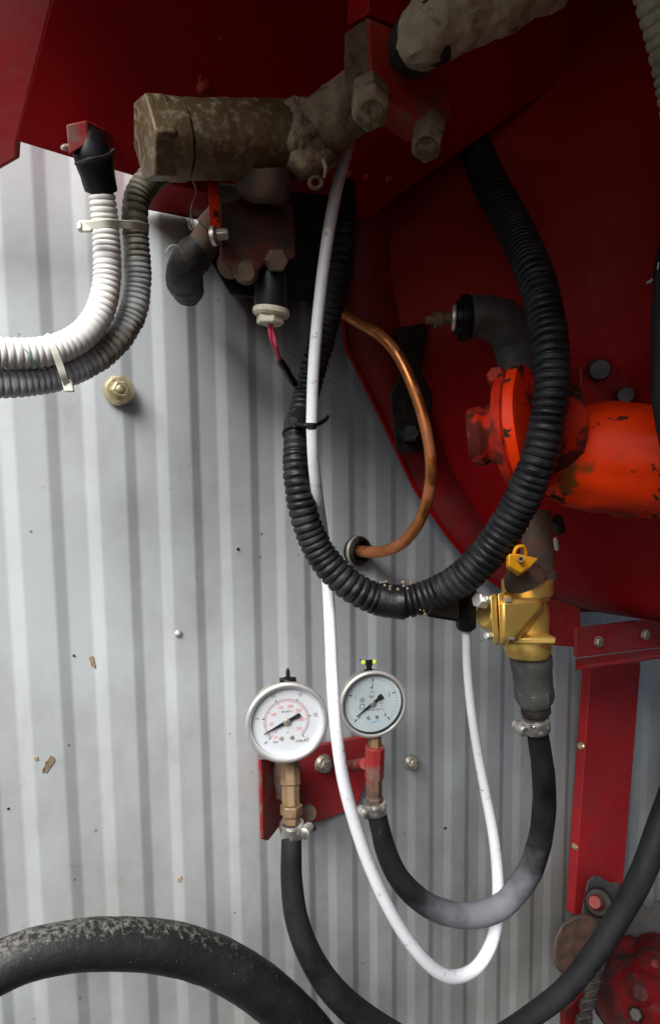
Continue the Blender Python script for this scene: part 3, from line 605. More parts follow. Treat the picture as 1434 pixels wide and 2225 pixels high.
uh = thing('gauge_hose', 'black rubber hose looping from the brass valve to the smaller gauge, scuffed grey below', 'hose', P(1010, 1990, .14))
hose([(1165, 1575, hv, 22), (1172, 1620, hv-.005, 23), (1181, 1690, .21, 24.5), (1182, 1760, .20, 25), (1170, 1840, .19, 25.5), (1145, 1905, .182, 26), (1095, 1965, .172, 26), (1050, 1986, .166, 26), (1000, 1990, .16, 25.5),
      (950, 1978, .155, 25), (905, 1950, .15, 24.5), (868, 1910, .145, 24), (843, 1862, .14, 23), (828, 1810, .135, 22), (818, 1765, .13, 21)], 24).build('rubber_run', 'hose_worn', uh, lump=(.0006, 30))
clamp((814, 1742, .13), (816, 1766, .13), 24, 'hose clamp with worm screw below the smaller gauge', 0, -0.9)

gh = hose([(634, 1790, .10, 21), (633, 1850, .105, 22.5), (634, 1920, .11, 24), (645, 2000, .115, 25.5), (675, 2080, .12, 27), (725, 2155, .125, 29), (800, 2222, .13, 31), (900, 2285, .135, 32)], 24)
tag(gh.build('gauge_hose', 'rubber'), 'plain black rubber hose dropping from the larger gauge to the bottom edge', 'hose')
clamp((634, 1788, .10), (635, 1816, .10), 26, 'hose clamp with worm screw below the larger gauge', 0, 1.15)

# ------------------------------------------------------------------ gauge bracket
br = thing('gauge_bracket', 'worn red steel bracket on the wall carrying the two gauges', 'bracket', P(600, 1820, 0.01))
MB().prism([P(x, y, .016) for x, y in ((600, 1640), (800, 1600), (815, 1690), (790, 1720), (775, 1755), (700, 1785), (610, 1808))], N*-.007).build('back_plate', 'red_dull', br, bevel=.001)
MB().prism([P(568, 1650, .10), P(573, 1822, .10), P(585, 1826, .085), P(640, 1755, .020), P(640, 1650, .015)], Vector((-.004, 0, 0))).build('side_flange', 'red_rub', br, bevel=.001)
lat((612, 1650, .075), (612, 1735, .078), [(0, 15), (.2, 19), (.7, 18), (1, 10)], 16).build('weld_lump', 'rust_mud', br, lump=(.003, 70))
b1 = flange_bolt(702, 1660, 21, 15, 'steel_dull', br, h=.016)
lat((668, 1770, .06), (672, 1768, .075), [(0, 19), (.7, 19), (1, 16)], 20).build('washer', 'rust_mud', br)
lat((680, 1802, .03), (683, 1800, .05), [(0, 6), (.8, 6), (.8, 3), (.5, 2)], 12).build('stud', 'rust_mud', br)
lat((815, 1622, .13), (812, 1702, .13), [(0, 20), (.02, 22), (.8, 22), (1, 16)], 8).build('red_socket', 'red_rub', br, bevel=.001)
lat((793, 1660, .125), (760, 1665, .03), [(0, 12), (1, 12)], 14).build('socket_arm', 'red_rub', br)

# ------------------------------------------------------------------ pressure gauges
def text_into(mb, txt, size, cx, cy, fr, rot=0.0, sx=1.0):
    cu = bpy.data.curves.new('t', 'FONT'); cu.body = txt; cu.size = size; cu.align_x = 'CENTER'; cu.align_y = 'CENTER'; cu.resolution_u = 3
    ob = bpy.data.objects.new('t', cu); col.objects.link(ob)
    me = bpy.data.meshes.new_from_object(ob)
    i0 = len(mb.v)
    for v in me.vertices:
        x, y = v.co.x*sx, v.co.y
        mb.v.append(fr(cx+x*math.cos(rot)-y*math.sin(rot), cy+x*math.sin(rot)+y*math.cos(rot), 0))
    for p in me.polygons: mb.f.append(tuple(i0+k for k in p.vertices))
    bpy.data.objects.remove(ob); bpy.data.curves.remove(cu); bpy.data.meshes.remove(me)
def quad(mb, fr, pts):
    i = len(mb.v); mb.v += [fr(x, y, 0) for x, y in pts]; mb.f.append(tuple(range(i, i+len(pts))))
def tick(mb, fr, ang, r0, r1, w):
    d = Vector((math.cos(ang), math.sin(ang))); q = Vector((-d.y, d.x))*w/2
    quad(mb, fr, [tuple(d*r0+q), tuple(d*r0-q), tuple(d*r1-q), tuple(d*r1+q)])
def arc(mb, fr, a0, a1, r, w, n=60, c=(0, 0)):
    for k in range(n):
        t0 = a0+(a1-a0)*k/n; t1 = a0+(a1-a0)*(k+1)/n
        quad(mb, fr, [(c[0]+(r-w/2)*math.cos(t0), c[1]+(r-w/2)*math.sin(t0)), (c[0]+(r+w/2)*math.cos(t0), c[1]+(r+w/2)*math.sin(t0)),
                      (c[0]+(r+w/2)*math.cos(t1), c[1]+(r+w/2)*math.sin(t1)), (c[0]+(r-w/2)*math.cos(t1), c[1]+(r-w/2)*math.sin(t1))])
def gauge(px, py, h, rpx, yaw, roll, name, label, inner, dialm, left):
    c = P(px, py, h); rr = rpx*S(c)
    n = Vector((math.sin(yaw), -math.cos(yaw), 0.0)); r = Vector((math.cos(yaw), math.sin(yaw), 0)); u = Vector((0, 0, 1))
    r2 = r*math.cos(roll)+u*math.sin(roll); u2 = u*math.cos(roll)-r*math.sin(roll)
    def fr(x, y, z): return c + r2*(x*rr) + u2*(y*rr) + n*(z*rr)
    def frz(z0): return lambda x, y, z: fr(x, y, z+z0)
    g = thing(name, label, 'pressure gauge', c, 'pressure gauges')
    back = c-n*rr*.62; front = c
    L_ = lambda prof: [((z+.62)/.62, q*rr) for z, q in prof]
    MB().lathe(back, front, L_([(-.62, .45), (-.60, .80), (-.56, .86), (-.15, .88), (-.15, .5)]), 56, ref=r2).build('case', 'steel_dull' if left else 'steel_dull', g)
    MB().lathe(back, front, L_([(-.12, .90), (-.12, .95), (-.06, .99), (-.03, 1.0), (.03, .99), (.055, .96), (.06, .92), (.045, .885), (.03, .88), (-.10, .87)]), 72, ref=r2, closed=True).build('bezel_ring', 'steel', g)
    MB().lathe(back, front, L_([(-.14, .885), (.028, .885), (.028, .865), (-.132, .86), (-.132, .1)]), 72, ref=r2).build('inner_wall', inner, g)
    d = MB().lathe(back, front, L_([(-.12, .2), (-.12, .858), (-.10, .858), (-.10, .1)]), 72, ref=r2).build('dial', dialm, g)
    blk, red, blu = MB(), MB(), MB(); f1 = frz(-.096); A0 = math.radians(225); sw = math.radians(270)
    if left:
        arc(red, f1, A0, A0-sw, .505, .010); arc(blk, f1, A0, A0-sw, .535, .006)
        for k in range(51):
            a = A0-sw*k/50
            tick(blk, f1, a, .535, .60 if k % 10 == 0 else .565, .022 if k % 10 == 0 else .008)
        for k in range(0, 37):
            a = A0-sw*k/36.3; tick(red, f1, a, .46 if k % 5 == 0 else .48, .505, .016 if k % 5 == 0 else .008)
        for v, t in enumerate(('0', '5', '10', '15', '20', '25')):
            a = A0-sw*v/5; text_into(blk, t, .13, .71*math.cos(a), .71*math.sin(a), f1, a-math.pi/2 if v not in (0, 5) else a+math.pi/2, .8)
        for v in range(0, 8):
            a = A0-sw*v*50/363; text_into(red, str(v*50), .115, .37*math.cos(a), .37*math.sin(a), f1, 0, .85)
        text_into(blk, 'EN 837-1', .075, .02, .235, f1); text_into(blk, 'bar', .09, -.26, -.50, f1); text_into(red, 'psi', .09, -.26, -.38, f1)
        text_into(blk, 'WIKA', .095, .34, -.53, f1); text_into(blk, 'cl.', .07, .02, -.28, f1)
        na = math.radians(206)
    else:
        for k in range(41):
            a = A0-sw*k/40
            tick(blk, f1, a, .64 if k % 10 == 0 else .70, .75, .032 if k % 10 == 0 else (.010))
        for v in range(0, 5):
            a = A0-sw*v/4; text_into(blk, str(v), .17, .54*math.cos(a), .54*math.sin(a), f1, 0, .8)
        text_into(blk, '1.5', .11, -.02, .33, f1); text_into(blk, 'bar', .14, -.02, .20, f1, 0, .9); arc(blk, f1, 0, 6.283, .02, .02, 10, (-.03, .46))
        text_into(blk, 'MA100A B-IU x1', .095, .08, -.20, f1, 0, .85)
        arc(blk, f1, 0, 6.283, .07, .012, 24, (-.30, .10)); quad(blk, f1, [(-.34, .10), (-.28, .14), (-.28, .06)])
        for q in (((-.37, -.16), (-.23, -.16), (-.23, -.145), (-.37, -.145)), ((-.37, -.03), (-.23, -.03), (-.23, -.015), (-.37, -.015)), ((-.37, -.16), (-.355, -.16), (-.355, -.015), (-.37, -.015)), ((-.245, -.16), (-.23, -.16), (-.23, -.015), (-.245, -.015))): quad(blk, f1, q)
        text_into(blk, 'IP54', .06, .27, -.02, f1); text_into(blk, 'pac', .06, .27, -.10, f1)
        arc(blu, f1, .3, 3.4, .055, .022, 14, (-.08, -.53)); arc(blu, f1, 3.6, 6.0, .055, .022, 14, (.03, -.53)); text_into(blu, 'a.bar', .085, .15, -.54, f1)
        na = math.radians(217)
    blk.build('dial_print', 'ink', g); red.build('dial_print', 'ink_red', g) if red.v else None
    if blu.v: blu.build('dial_print', 'ink_blue', g)
    for sx_ in (-.13, .13):
        p = fr(sx_, -.42, -.096); MB().lathe(p, p+n*rr*.02, [(0, .055*rr), (1, .045*rr)], 14).build('dial_screw', 'steel_dull', g)
    nd = MB(); d2 = Vector((math.cos(na), math.sin(na))); q2 = Vector((-d2.y, d2.x))
    tip, tw, tl = (.62, .10, .36) if left else (.60, .17, .36)
    poly = [(0.0, .045), (tip, .006), (tip, -.006), (0, -.045), (-tl*.5, -.04), (-tl*.72, -tw*.5), (-tl, -tw*.46), (-tl, tw*.46), (-tl*.72, tw*.5), (-tl*.5, .04)]
    nd.prism([fr(d2.x*a+q2.x*b, d2.y*a+q2.y*b, -.06) for a, b in poly], n*(rr*.012)); nob = nd.build('needle', 'ink', g)
    p = fr(0, 0, -.07); MB().lathe(p, p+n*rr*.05, [(0, .085*rr), (.7, .085*rr), (1, .06*rr)], 20).build('needle_hub', 'steel_dull', nob)
    gz = fr(0, 0, .030); gl = MB(); gl.cap(gl.ring(gz, r2, u2, .878*rr, 56), 56); gl.build('glass', 'glass', g)
    # filler plug on the top of the case
    t0 = fr(.06 if left else -.05, .82, -.33); a = u2
    if left:
        MB().lathe(t0, t0+a*rr*.42, [(0, .16*rr), (.30, .16*rr), (.38, .13*rr), (.42, .05*rr), (.8, .05*rr), (1, .01*rr)], 12).build('filler_plug', 'black', g)
        MB().box(t0+a*rr*.12, r2, u2, n, .20*rr, .05*rr, .06*rr).build('plug_wing', 'black', g, bevel=.0008)
    else:
        MB().lathe(t0, t0+a*rr*.24, [(0, .14*rr), (.3, .15*rr), (.34, .08*rr), (1, .08*rr)], 14).build('filler_plug', 'black', g)
        MB().box(t0+a*rr*.30, r2, u2, n, .10*rr, .08*rr, .05*rr).build('plug_lever', 'black', g, bevel=.0008)
        for sx_ in (-.17, .15):
            MB().box(t0+a*rr*.32+r2*sx_*rr, r2, u2, n, .06*rr, .055*rr, .05*rr).build('plug_tab', 'lime', g, bevel=.0008)
    return g, fr, rr
GY = R_(-17)
g1, fr1, rr1 = gauge(624, 1571, .115, 91, GY, R_(-1), 'pressure_gauge', 'larger round gauge with clean white dial and red inner scale, left of the white tube', 'dial', 'dial', True)
g2, fr2, rr2 = gauge(811, 1531, .135, 76, GY, R_(-1), 'pressure_gauge', 'smaller round gauge with bluish dial and black fan-tailed needle, right of the white tube', 'black', 'dial_b', False)
# stems below the gauges
a = fr1(.02, -.8, -.32)
lat((630, 1650, .082), (632, 1752, .098), [(0, 18), (.1, 22), (.55, 24), (.56, 21), (1, 21)], 8).build('stem', 'brass_dirty', g1, bevel=.001)
lat((633, 1748, .098), (634, 1792, .10), [(0, 22), (.05, 25), (.5, 25), (.55, 20), (1, 20)], 6).build('hose_tail', 'brass_dirty', g1, bevel=.001)
lat((813, 1590, .125), (815, 1630, .13), [(0, 14), (.1, 15), (.9, 15), (1, 14)], 6).build('stem', 'brass_dirty', g2, bevel=.0006)
lat((812, 1698, .13), (814, 1745, .13), [(0, 18), (.45, 18), (.5, 17), (.7, 17), (.72, 19), (.9, 19), (1, 16)], 6).build('hose_tail', 'rust_mud', g2, bevel=.0006)

# ------------------------------------------------------------------ left: bracket, boot, corrugated hoses, ties
bk = thing('hose_bracket', 'small red bracket under the hopper edge above the black boot', 'bracket', P(195, 300, .08))
MB().loft([P(x, y, .150) for x, y in ((144, 270), (188, 260), (194, 310), (150, 335))], [P(x, y, .095) for x, y in ((144, 270), (188, 260), (194, 310), (150, 335))]).build('front_plate', 'red_rub', bk, bevel=.001)
MB().loft([P(188, 260, .150), P(243, 288, .095), P(243, 320, .095), P(194, 312, .150)], [P(188, 260, .140), P(243, 288, .085), P(243, 320, .085), P(194, 312, .140)]).build('side_plate', 'red_dull', bk, bevel=.001)
lat((150, 318, .140), (134, 320, .143), [(0, 6), (.6, 7), (1, 4)], 10).build('stud', 'steel_dull', bk)
rb = thing('rubber_boot', 'black rubber boot on the top end of the white corrugated hose', 'boot', P(215, 405, .1))
hose([(190, 298, .135, 34), (198, 325, .138, 40), (206, 350, .138, 41), (213, 380, .134, 36), (219, 410, .128, 33)], 24).build('sleeve', 'black', rb, lump=(.0015, 60))
MB().tube(spline([(165, 355, .155, 4), (195, 345, .172, 4), (230, 338, .168, 4), (248, 325, .15, 4)], .003), 8).build('band', 'dark_iron', rb)
wc = corrugated([(218, 398, .130, 27), (224, 440, .127, 28.5), (229, 490, .124, 29), (233, 560, .124, 29.5), (231, 620, .126, 30), (216, 680, .13, 31), (183, 725, .134, 32), (140, 752, .138, 33), (90, 765, .142, 33.5), (40, 768, .146, 34), (-40, 764, .15, 35), (-140, 760, .155, 36)], 0.0049, .12, 28, 7, .03)
tag(wc.build('corrugated_hose', 'white_corr'), 'white corrugated hose curving down and out of the left edge', 'hose')
gh2 = thing('corrugated_hose', 'grey muddy corrugated hose running just under the white corrugated one', 'hose', P(200, 790, .1))
corrugated([(420, 330, .10, 27), (370, 362, .105, 28), (330, 385, .108, 29), (300, 425, .11, 29), (293, 475, .112, 28), (296, 520, .112, 28)], 0.0052, .17, 28, 7, .03).build('muddy_upper_length', 'olive_corr', gh2)
corrugated([(296, 516, .112, 28), (299, 570, .112, 28.5), (299, 625, .112, 29), (288, 680, .114, 30), (262, 728, .117, 30), (222, 768, .12, 31), (176, 796, .123, 32)], 0.0049, .15, 28, 7, .05).build('middle_length', 'grey_corr', gh2, lump=(.0006, 90))
corrugated([(177, 795.5, .123, 32), (120, 818, .127, 32.5), (60, 828, .132, 33), (0, 832, .136, 33.5), (-80, 832, .14, 34), (-150, 830, .145, 34)], 0.0049, .13, 28, 7, .03).build('clean_lower_length', 'grey_clean', gh2)
t1 = thing('cable_tie', 'pale nylon cable tie across the two corrugated hoses near the black boot', 'cable tie', P(245, 490, .15), 'pale nylon cable ties')
def strap(pts, w, th, name, m, parent):
    q = [P(*p) for p in pts]; mb = MB(); fine = []
    for i in range(len(q)-1):
        p0, p1, p2, p3 = q[max(i-1, 0)], q[i], q[i+1], q[min(i+2, len(q)-1)]
        for k in range(8):
            t = k/8; fine.append(0.5*((2*p1)+(p2-p0)*t+(2*p0-5*p1+4*p2-p3)*t*t+(3*p1-p0-3*p2+p3)*t**3))
    fine.append(q[-1]); last = None
    for i, p in enumerate(fine):
        t = (fine[min(i+1, len(fine)-1)]-fine[max(i-1, 0)]).normalized(); vd = (CAM-p).normalized()
        wv = t.cross(vd).normalized(); nn = wv.cross(t)
        s = S(p); k0 = len(mb.v)
        mb.v += [p+wv*w*s/2-nn*th, p-wv*w*s/2-nn*th, p-wv*w*s/2+nn*th, p+wv*w*s/2+nn*th]
        if last is None: mb.f.append((k0, k0+1, k0+2, k0+3))
        else:
            for e in range(4): mb.f.append((last+e, last+(e+1) % 4, k0+(e+1) % 4, k0+e))
        last = k0
    mb.f.append((last+3, last+2, last+1, last))
    return mb.build(name, m, parent, bevel=.0004)
strap([(180, 491, .140), (205, 488, .148), (232, 485, .152), (262, 486, .146), (290, 488, .142), (312, 492, .132), (322, 494, .11)], 17, .0009, 'band', 'tie', t1)
c = P(186, 491, .142); s = S(c); MB().box(c, RT, UP, F, 15*s, 13*s, 5*s).build('lock_head', 'tie', t1, bevel=.0012)
c = P(173, 490, .142); MB().box(c, RT, UP, F, 5*s, 8*s, 4*s).build('tail_stub', 'tie', t1, bevel=.0008)
t2 = thing('cable_tie', 'pale nylon cable tie round both corrugated hoses near the left edge', 'cable tie', P(130, 790, .17), 'pale nylon cable ties')
strap([(100, 728, .16), (110, 742, .172), (120, 765, .174), (130, 792, .172), (138, 815, .170), (146, 836, .165)], 15, .0009, 'band', 'tie', t2)
c = P(148, 838, .165); s = S(c); ud = (UP+RT*-.25).normalized(); MB().box(c, RT, ud, F, 11*s, 14*s, 5*s).build('lock_head', 'tie', t2, bevel=.0012)
tag(MB().tube(spline([(52, 757, .172, 1.6), (68, 775, .176, 1.8), (82, 795, .174, 1.8), (98, 802, .166, 1.5)], .002), 8).build('green_wire', 'green'), 'short green wire lying over the white corrugated hose', 'wire')

# ------------------------------------------------------------------ muddy hydraulic cylinder, flange block and top hose
hy = thing('hydraulic_cylinder', 'mud caked brass hydraulic cylinder with a big hex nut, under the hopper', 'cylinder', P(500, 310, .2))
lat((312, 300, .205), (362, 302, .205), [(0, 84), (.05, 90), (.9, 90), (1, 84)], 6, R_(12)).build('hex_nut', 'mud_metal', hy, bevel=.003)
lat((352, 302, .205), (396, 303, .205), [(0, 82), (.5, 84), (.9, 83), (1, 78)], 40).build('collar', 'mud_metal', hy, lump=(.0014, 60))
lat((390, 303, .205), (650, 304, .195), [(0, 79)]+[(k/60, 79) for k in range(1, 60)]+[(1, 79)], 80).build('barrel', 'mud_metal', hy, lump=[(.0006, 60), (.0003, 330)])
hose([(632, 306, .20, 78), (660, 302, .205, 78), (682, 292, .21, 74), (700, 280, .215, 66)], 60, .0012).build('mud_collar', 'mud', hy, lump=[(.004, 60), (.0012, 260)])
hose([(685, 286, .215, 62), (730, 250, .225, 62), (775, 215, .235, 60), (815, 185, .24, 58)], 56, .0015).build('side_pipe', 'mud', hy, lump=[(.0015, 60), (.0008, 300)])
lat((575, 360, .20), (580, 440, .19), [(0, 62), (.4, 58), (.75, 52), (.9, 44), (1, 30)], 24).build('port_boss', 'rust_mud', hy, lump=(.003, 60))
for (x, y, r) in ((688, 345, 24), (655, 355, 28)):
    c = P(x, y, .218); s = S(c)
    mb = MB().lathe(c-RT*r*s*1.4, c+RT*r*s*1.4, [(k/16, r*s*max(.05, math.sin(math.pi*k/16))**.7) for k in range(17)], 32); mb.build('mud_clod', 'mud', hy, lump=[(.003, 60), (.0012, 220)])
MB().tube(spline([(702, 345, .235, 4), (708, 368, .24, 4.5), (704, 386, .24, 3)], .002), 10).build('mud_drip', 'mud', hy)
# small rusty ring under the pipe
ringm = []
for k in range(25):
    t = 2*math.pi*k/24; p = P(686+13*math.cos(t), 397+12*math.sin(t), .24); ringm.append((p, 5*S(p)))
MB().tube(ringm, 8).build('ring_eye', 'rust_mud', hy)

fb = thing('flange_block', 'worn red square flange block with two muddy hex bolts', 'flange', P(880, 260, .25))
front = [(800, 36), (868, 66), (975, 140), (982, 250), (930, 280), (806, 186)]
MB().loft([P(x, y, .265) for x, y in front], [P(x-49, y+30, .235) for x, y in front]).build('block', 'red_worn', fb, bevel=.0015)
MB().loft([P(x, y, .262) for x, y in ((752, 72), (799, 38), (804, 182), (766, 216), (750, 196))], [P(x-3, y+1, .262) for x, y in ((752, 72), (799, 38), (804, 182), (766, 216), (750, 196))]).build('mud_crust', 'mud', fb, subdiv=3, lump=(.0015, 90))
MB().loft([P(x, y, .262) for x, y in ((802, -60), (872, -60), (868, 58), (800, 28))], [P(x-47, y+26, .235) for x, y in ((802, -60), (872, -60), (868, 58), (800, 28))]).build('red_bar', 'red', fb, bevel=.0012)
def hexbolt(x0, y0, h0, x1, y1, h1, r, parent):
    b = lat((x0, y0, h0), (x1, y1, h1), [(0, r), (.85, r), (1, r*.88)], 6, R_(20)).build('hex_bolt', 'mud', parent, bevel=.0012, subdiv=1, lump=(.0008, 80))
    lat((x1, y1, h1-.002), (x1+(x1-x0)*.08, y1+(y1-y0)*.08, h1+.002), [(0, r*.72), (1, r*.62)], 20).build('worn_face', 'mud_metal', b)
hexbolt(802, 200, .262, 806, 246, .300, 43, fb)
hexbolt(935, 272, .255, 926, 320, .290, 37, fb)

th = thing('muddy_hose', 'thick mud covered hose end coming in from the top', 'hose', P(920, 90, .3))
hose([(1220, -95, .35, 78), (1120, -30, .345, 74), (1040, 15, .335, 70), (970, 48, .325, 68), (930, 66, .318, 66), (908, 82, .308, 61)], 64, .002).build('hose_skin', 'mud_pale', th, lump=[(.0038, 38), (.0013, 240)])
hose([(958, 54, .322, 66.5), (930, 70, .315, 66), (905, 90, .30, 60), (895, 116, .285, 50)], 40, .002).build('rubber_end', 'dark_iron', th, lump=[(.0015, 50), (.0006, 250)])
# ------------------------------------------------------------------ dark valve block under the cylinder
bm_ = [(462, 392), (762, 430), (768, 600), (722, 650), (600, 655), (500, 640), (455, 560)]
tag(MB().loft([P(x, y, .13) for x, y in bm_], [P(x, y, .008) for x, y in bm_]).build('shade_block', 'dark_iron', bevel=.002, lump=(.0015, 30)), 'added dark block making the deep shade behind the valve block', 'bracket')  # added block, dark and deep so this recess and the wall go dark
vb = thing('valve_block', 'dark greasy red valve block hanging below the hydraulic cylinder', 'valve', P(560, 600, .14))
pts = [(478, 440), (560, 420), (640, 440), (642, 560), (605, 580), (572, 575), (545, 612), (515, 600), (498, 570), (478, 560)]
MB().loft([P(x, y, .175) for x, y in pts], [P(x, y, .10) for x, y in pts]).build('block', 'red_dark', vb, bevel=.002, lump=(.0015, 60))
lat((588, 565, .16), (604, 566, .190), [(0, 22), (.85, 26), (1, 22)], 6).build('bolt', 'rust_mud', vb)
lat((535, 588, .15), (535, 592, .178), [(0, 28), (.8, 27), (1, 18)], 20).build('boss', 'rust_mud', vb)
lat((492, 470, .15), (420, 560, .13), [(0, 40), (.4, 42), (.42, 35), (.9, 33), (1, 40)], 26).build('union', 'rust_mud', vb, lump=(.0015, 60))
hose([(436, 542, .135, 38), (412, 566, .128, 41), (400, 596, .105, 39), (402, 618, .07, 36), (408, 630, .03, 34)], 26).build('pipe_elbow', 'dark_iron', vb, lump=(.002, 50))
lat((520, 565, .13), (500, 575, .15), [(0, 34), (1, 30)], 18).build('side_boss', 'rust_mud', vb)
MB().loft([P(x, y, .185) for x, y in ((452, 380), (475, 378), (478, 500), (456, 512))], [P(x, y, .178) for x, y in ((452, 380), (475, 378), (478, 500), (456, 512))]).build('red_tab', 'orange', vb, bevel=.0008)
lat((470, 510, .185), (496, 507, .188), [(0, 13), (.9, 13), (1, 11)], 6).build('tab_bolt', 'steel_dull', vb, bevel=.0006)
lat((462, 512, .186), (470, 511, .188), [(0, 21), (1, 21)], 20).build('tab_washer', 'steel_dull', vb)
wr = MB(); q = spline([(418, 385, .18, 1.4), (426, 415, .182, 1.4), (418, 440, .182, 1.4), (414, 465, .18, 1.4), (420, 480, .18, 1.6), (417, 498, .18, 1.6), (411, 490, .18, 1.6), (414, 468, .18, 1.5)], .002)
wr.tube(q, 6)
tag(wr.build('wire_loop', 'steel_dull'), 'thin bent wire with a small loop hanging under the cylinder', 'wire')
tag(MB().tube(spline([(361, 547, .185, 2), (372, 533, .188, 2.2), (388, 534, .188, 2), (398, 548, .185, 1.5)], .002), 6).build('wire_hook', 'steel_dull'), 'bright curl of wire on the dark pipe elbow', 'wire')
sn = thing('sensor', 'black cylindrical sensor with a cream nut below the valve block', 'sensor', P(590, 700, .16))
lat((592, 598, .16), (590, 676, .16), [(0, 38), (.9, 39), (1, 37)], 28).build('body', 'black', sn)
lat((590, 670, .16), (588, 688, .16), [(0, 38), (.2, 40), (.7, 40), (1, 34)], 28).build('nut_flange', 'nut_white', sn)
lat((588, 685, .16), (587, 705, .16), [(0, 31), (.85, 31), (1, 28)], 6, R_(10)).build('hex_nut', 'nut_white', sn, bevel=.0006)
pw = thing('sensor_wires', 'twisted pink wires dropping from the cream sensor nut', 'wire', P(605, 780, .16))
hose([(584, 700, .16, 4), (588, 730, .16, 4), (596, 755, .152, 4), (606, 782, .14, 4)], 10).build('wire', 'pink', pw)
hose([(590, 700, .162, 4), (594, 728, .16, 4), (600, 752, .16, 4), (608, 780, .14, 4)], 10).build('wire', 'pink', pw)
hose([(604, 778, .14, 7), (616, 795, .13, 8), (626, 812, .12, 8), (640, 835, .11, 7)], 10).build('taped_wire', 'tape', pw, lump=(.001, 80))

# ------------------------------------------------------------------ thick hoses at the bottom and right edge
tag(hose([(-120, 2180, .12, 56), (-30, 2118, .122, 54), (60, 2078, .124, 52), (150, 2058, .125, 51), (250, 2052, .126, 51), (350, 2058, .127, 51), (440, 2080, .128, 51), (520, 2118, .13, 51), (590, 2168, .13, 51), (650, 2225, .13, 51), (720, 2310, .13, 51)], 36).build('thick_hose', 'rubber_dust', lump=(.0006, 40)),
    'thick dusty black hose arching across the bottom left corner', 'hose')
tag(hose([(1510, 1590, .20, 28), (1470, 1700, .21, 27.5), (1434, 1797, .22, 27), (1394, 1903, .23, 26), (1345, 1992, .24, 25), (1297, 2066, .245, 24), (1232, 2148, .25, 23), (1148, 2214, .25, 22), (1060, 2270, .25, 22), (960, 2320, .25, 22)], 32).build('thick_hose', 'rubber'),
    'plain black hose slanting across the bottom right corner', 'hose')
tag(corrugated([(1400, -90, .40, 40), (1425, 0, .40, 42), (1448, 70, .40, 44), (1468, 150, .40, 46), (1490, 260, .40, 48)], .0075, .12, 28, 7, .03).build('corrugated_hose', 'tan_corr'), 'tan muddy corrugated hose clipped by the top right corner', 'hose')
eh = thing('edge_hose', 'dark grey hose running down the right edge of the picture', 'hose', P(1440, 760, .4))
hose([(1570, 380, .20, 30), (1530, 430, .28, 30), (1480, 500, .35, 30), (1454, 575, .38, 30), (1450, 650, .38, 30), (1446, 760, .38, 30), (1448, 860, .38, 29), (1462, 960, .38, 28), (1500, 1080, .38, 28), (1580, 1300, .38, 28), (1660, 1480, .36, 28), (1760, 1640, .30, 28), (1900, 1760, .18, 28)], 24).build('hose', 'rubber', eh, lump=(.001, 40))
MB().tube(spline([(1405, 615, .37, 3), (1422, 604, .375, 4), (1430, 590, .38, 4), (1432, 570, .38, 3)], .002), 8).build('foil_strip', 'steel_dull', eh)

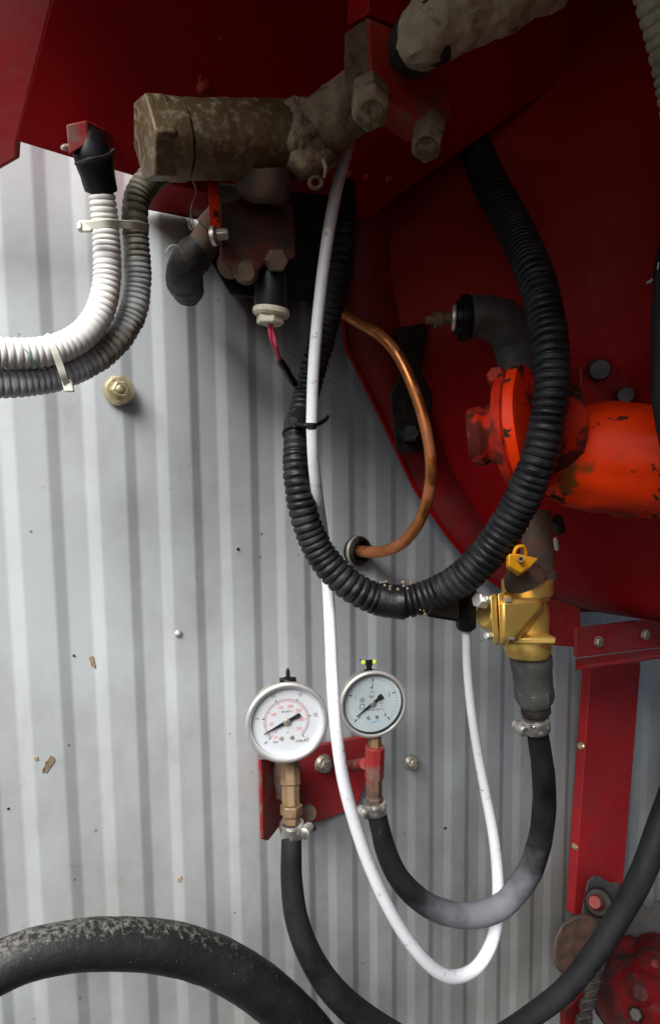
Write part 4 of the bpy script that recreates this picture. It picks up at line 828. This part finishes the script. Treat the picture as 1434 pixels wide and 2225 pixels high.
# ------------------------------------------------------------------ lower right: pivot lever, red gear case
lv = thing('pivot_lever', 'grey brown iron lever bolted at the foot of the red strap', 'lever', P(1240, 2080, .08))
MB().loft([P(x, y, .095) for x, y in ((1276, 1915), (1292, 1902), (1310, 1908), (1318, 1918), (1342, 1918), (1352, 1932), (1340, 1980), (1300, 2010), (1262, 1990))],
          [P(x, y, .05) for x, y in ((1276, 1915), (1292, 1902), (1310, 1908), (1318, 1918), (1342, 1918), (1352, 1932), (1340, 1980), (1300, 2010), (1262, 1990))]).build('pivot_plate', 'grey_iron', lv, bevel=.004)
MB().loft([P(x, y, .10) for x, y in ((1262, 1985), (1300, 1992), (1300, 2030), (1262, 2085), (1240, 2120), (1212, 2115), (1200, 2085), (1205, 2040), (1222, 2005))],
          [P(x, y, .055) for x, y in ((1262, 1985), (1300, 1992), (1300, 2030), (1262, 2085), (1240, 2120), (1212, 2115), (1200, 2085), (1205, 2040), (1222, 2005))]).build('arm', 'rust_mud', lv, bevel=.006, lump=(.001, 40))
lat((1302, 1962, .09), (1300, 1962, .125), [(0, 30), (.7, 30), (1, 25)], 24).build('pivot_washer', 'dark_iron', lv)
lat((1297, 1962, .12), (1292, 1962, .145), [(0, 17), (.8, 16), (1, 12)], 16).build('red_pin', 'red_rub', lv)
gc = thing('gear_case', 'rounded red gear case with a dark sprocket in the bottom right corner', 'gear case', P(1400, 2220, .2))
lat((1400, 2165, .13), (1392, 2160, .21), [(0, 105)]+[(k/16, 105*max(.02, math.cos(k/16*1.5706))**.5) for k in range(1, 17)], 64).build('housing', 'red_grime', gc, lump=(.010, 22))
lat((1428, 2100, .14), (1424, 2095, .20), [(k/12, 62*max(.02, math.cos(k/12*1.5706))**.5) for k in range(13)], 40).build('cover', 'red_grime', gc, lump=(.006, 30))
lat((1385, 2205, .185), (1381, 2206, .215), [(0, 17), (.8, 16), (1, 12)], 6).build('bolt', 'dark_iron', gc)
c0 = P(1440, 2130, .13); c1 = P(1432, 2130, .15); s = S(c0); axs = (c1-c0).normalized(); _, aa, bb = basis(axs)
poly = []
for k in range(88):
    rad = (150 if k % 4 in (0, 1) else 132)*s; t = 2*math.pi*k/88
    poly.append(c0 + aa*rad*math.cos(t) + bb*rad*math.sin(t))
MB().prism(poly, axs*.012).build('sprocket', 'dark_iron', gc, bevel=.001)
ch = thing('drive_chain', 'oily dark roller chain beside the red gear case', 'chain', P(1290, 2200, .17))
for k in range(9):
    x = 1300-k*4.5; y = 2085+k*19; c = P(x, y, .18); s = S(c); d = (UP+RT*.2).normalized()
    MB().box(c, (RT*.9+UP*.2).normalized(), d, F, (17 if k % 2 else 12)*s, 11*s, .004).build('link', 'dark_iron', ch, bevel=.0012)
MB().prism([P(x, y, .14) for x, y in ((1230, 2200), (1275, 2150), (1290, 2240), (1230, 2260))], N*-.01).build('guard_plate', 'red_grime', gc)

for o in bpy.data.objects:
    if '_loc' in o: del o['_loc']
scene.render.film_transparent = False
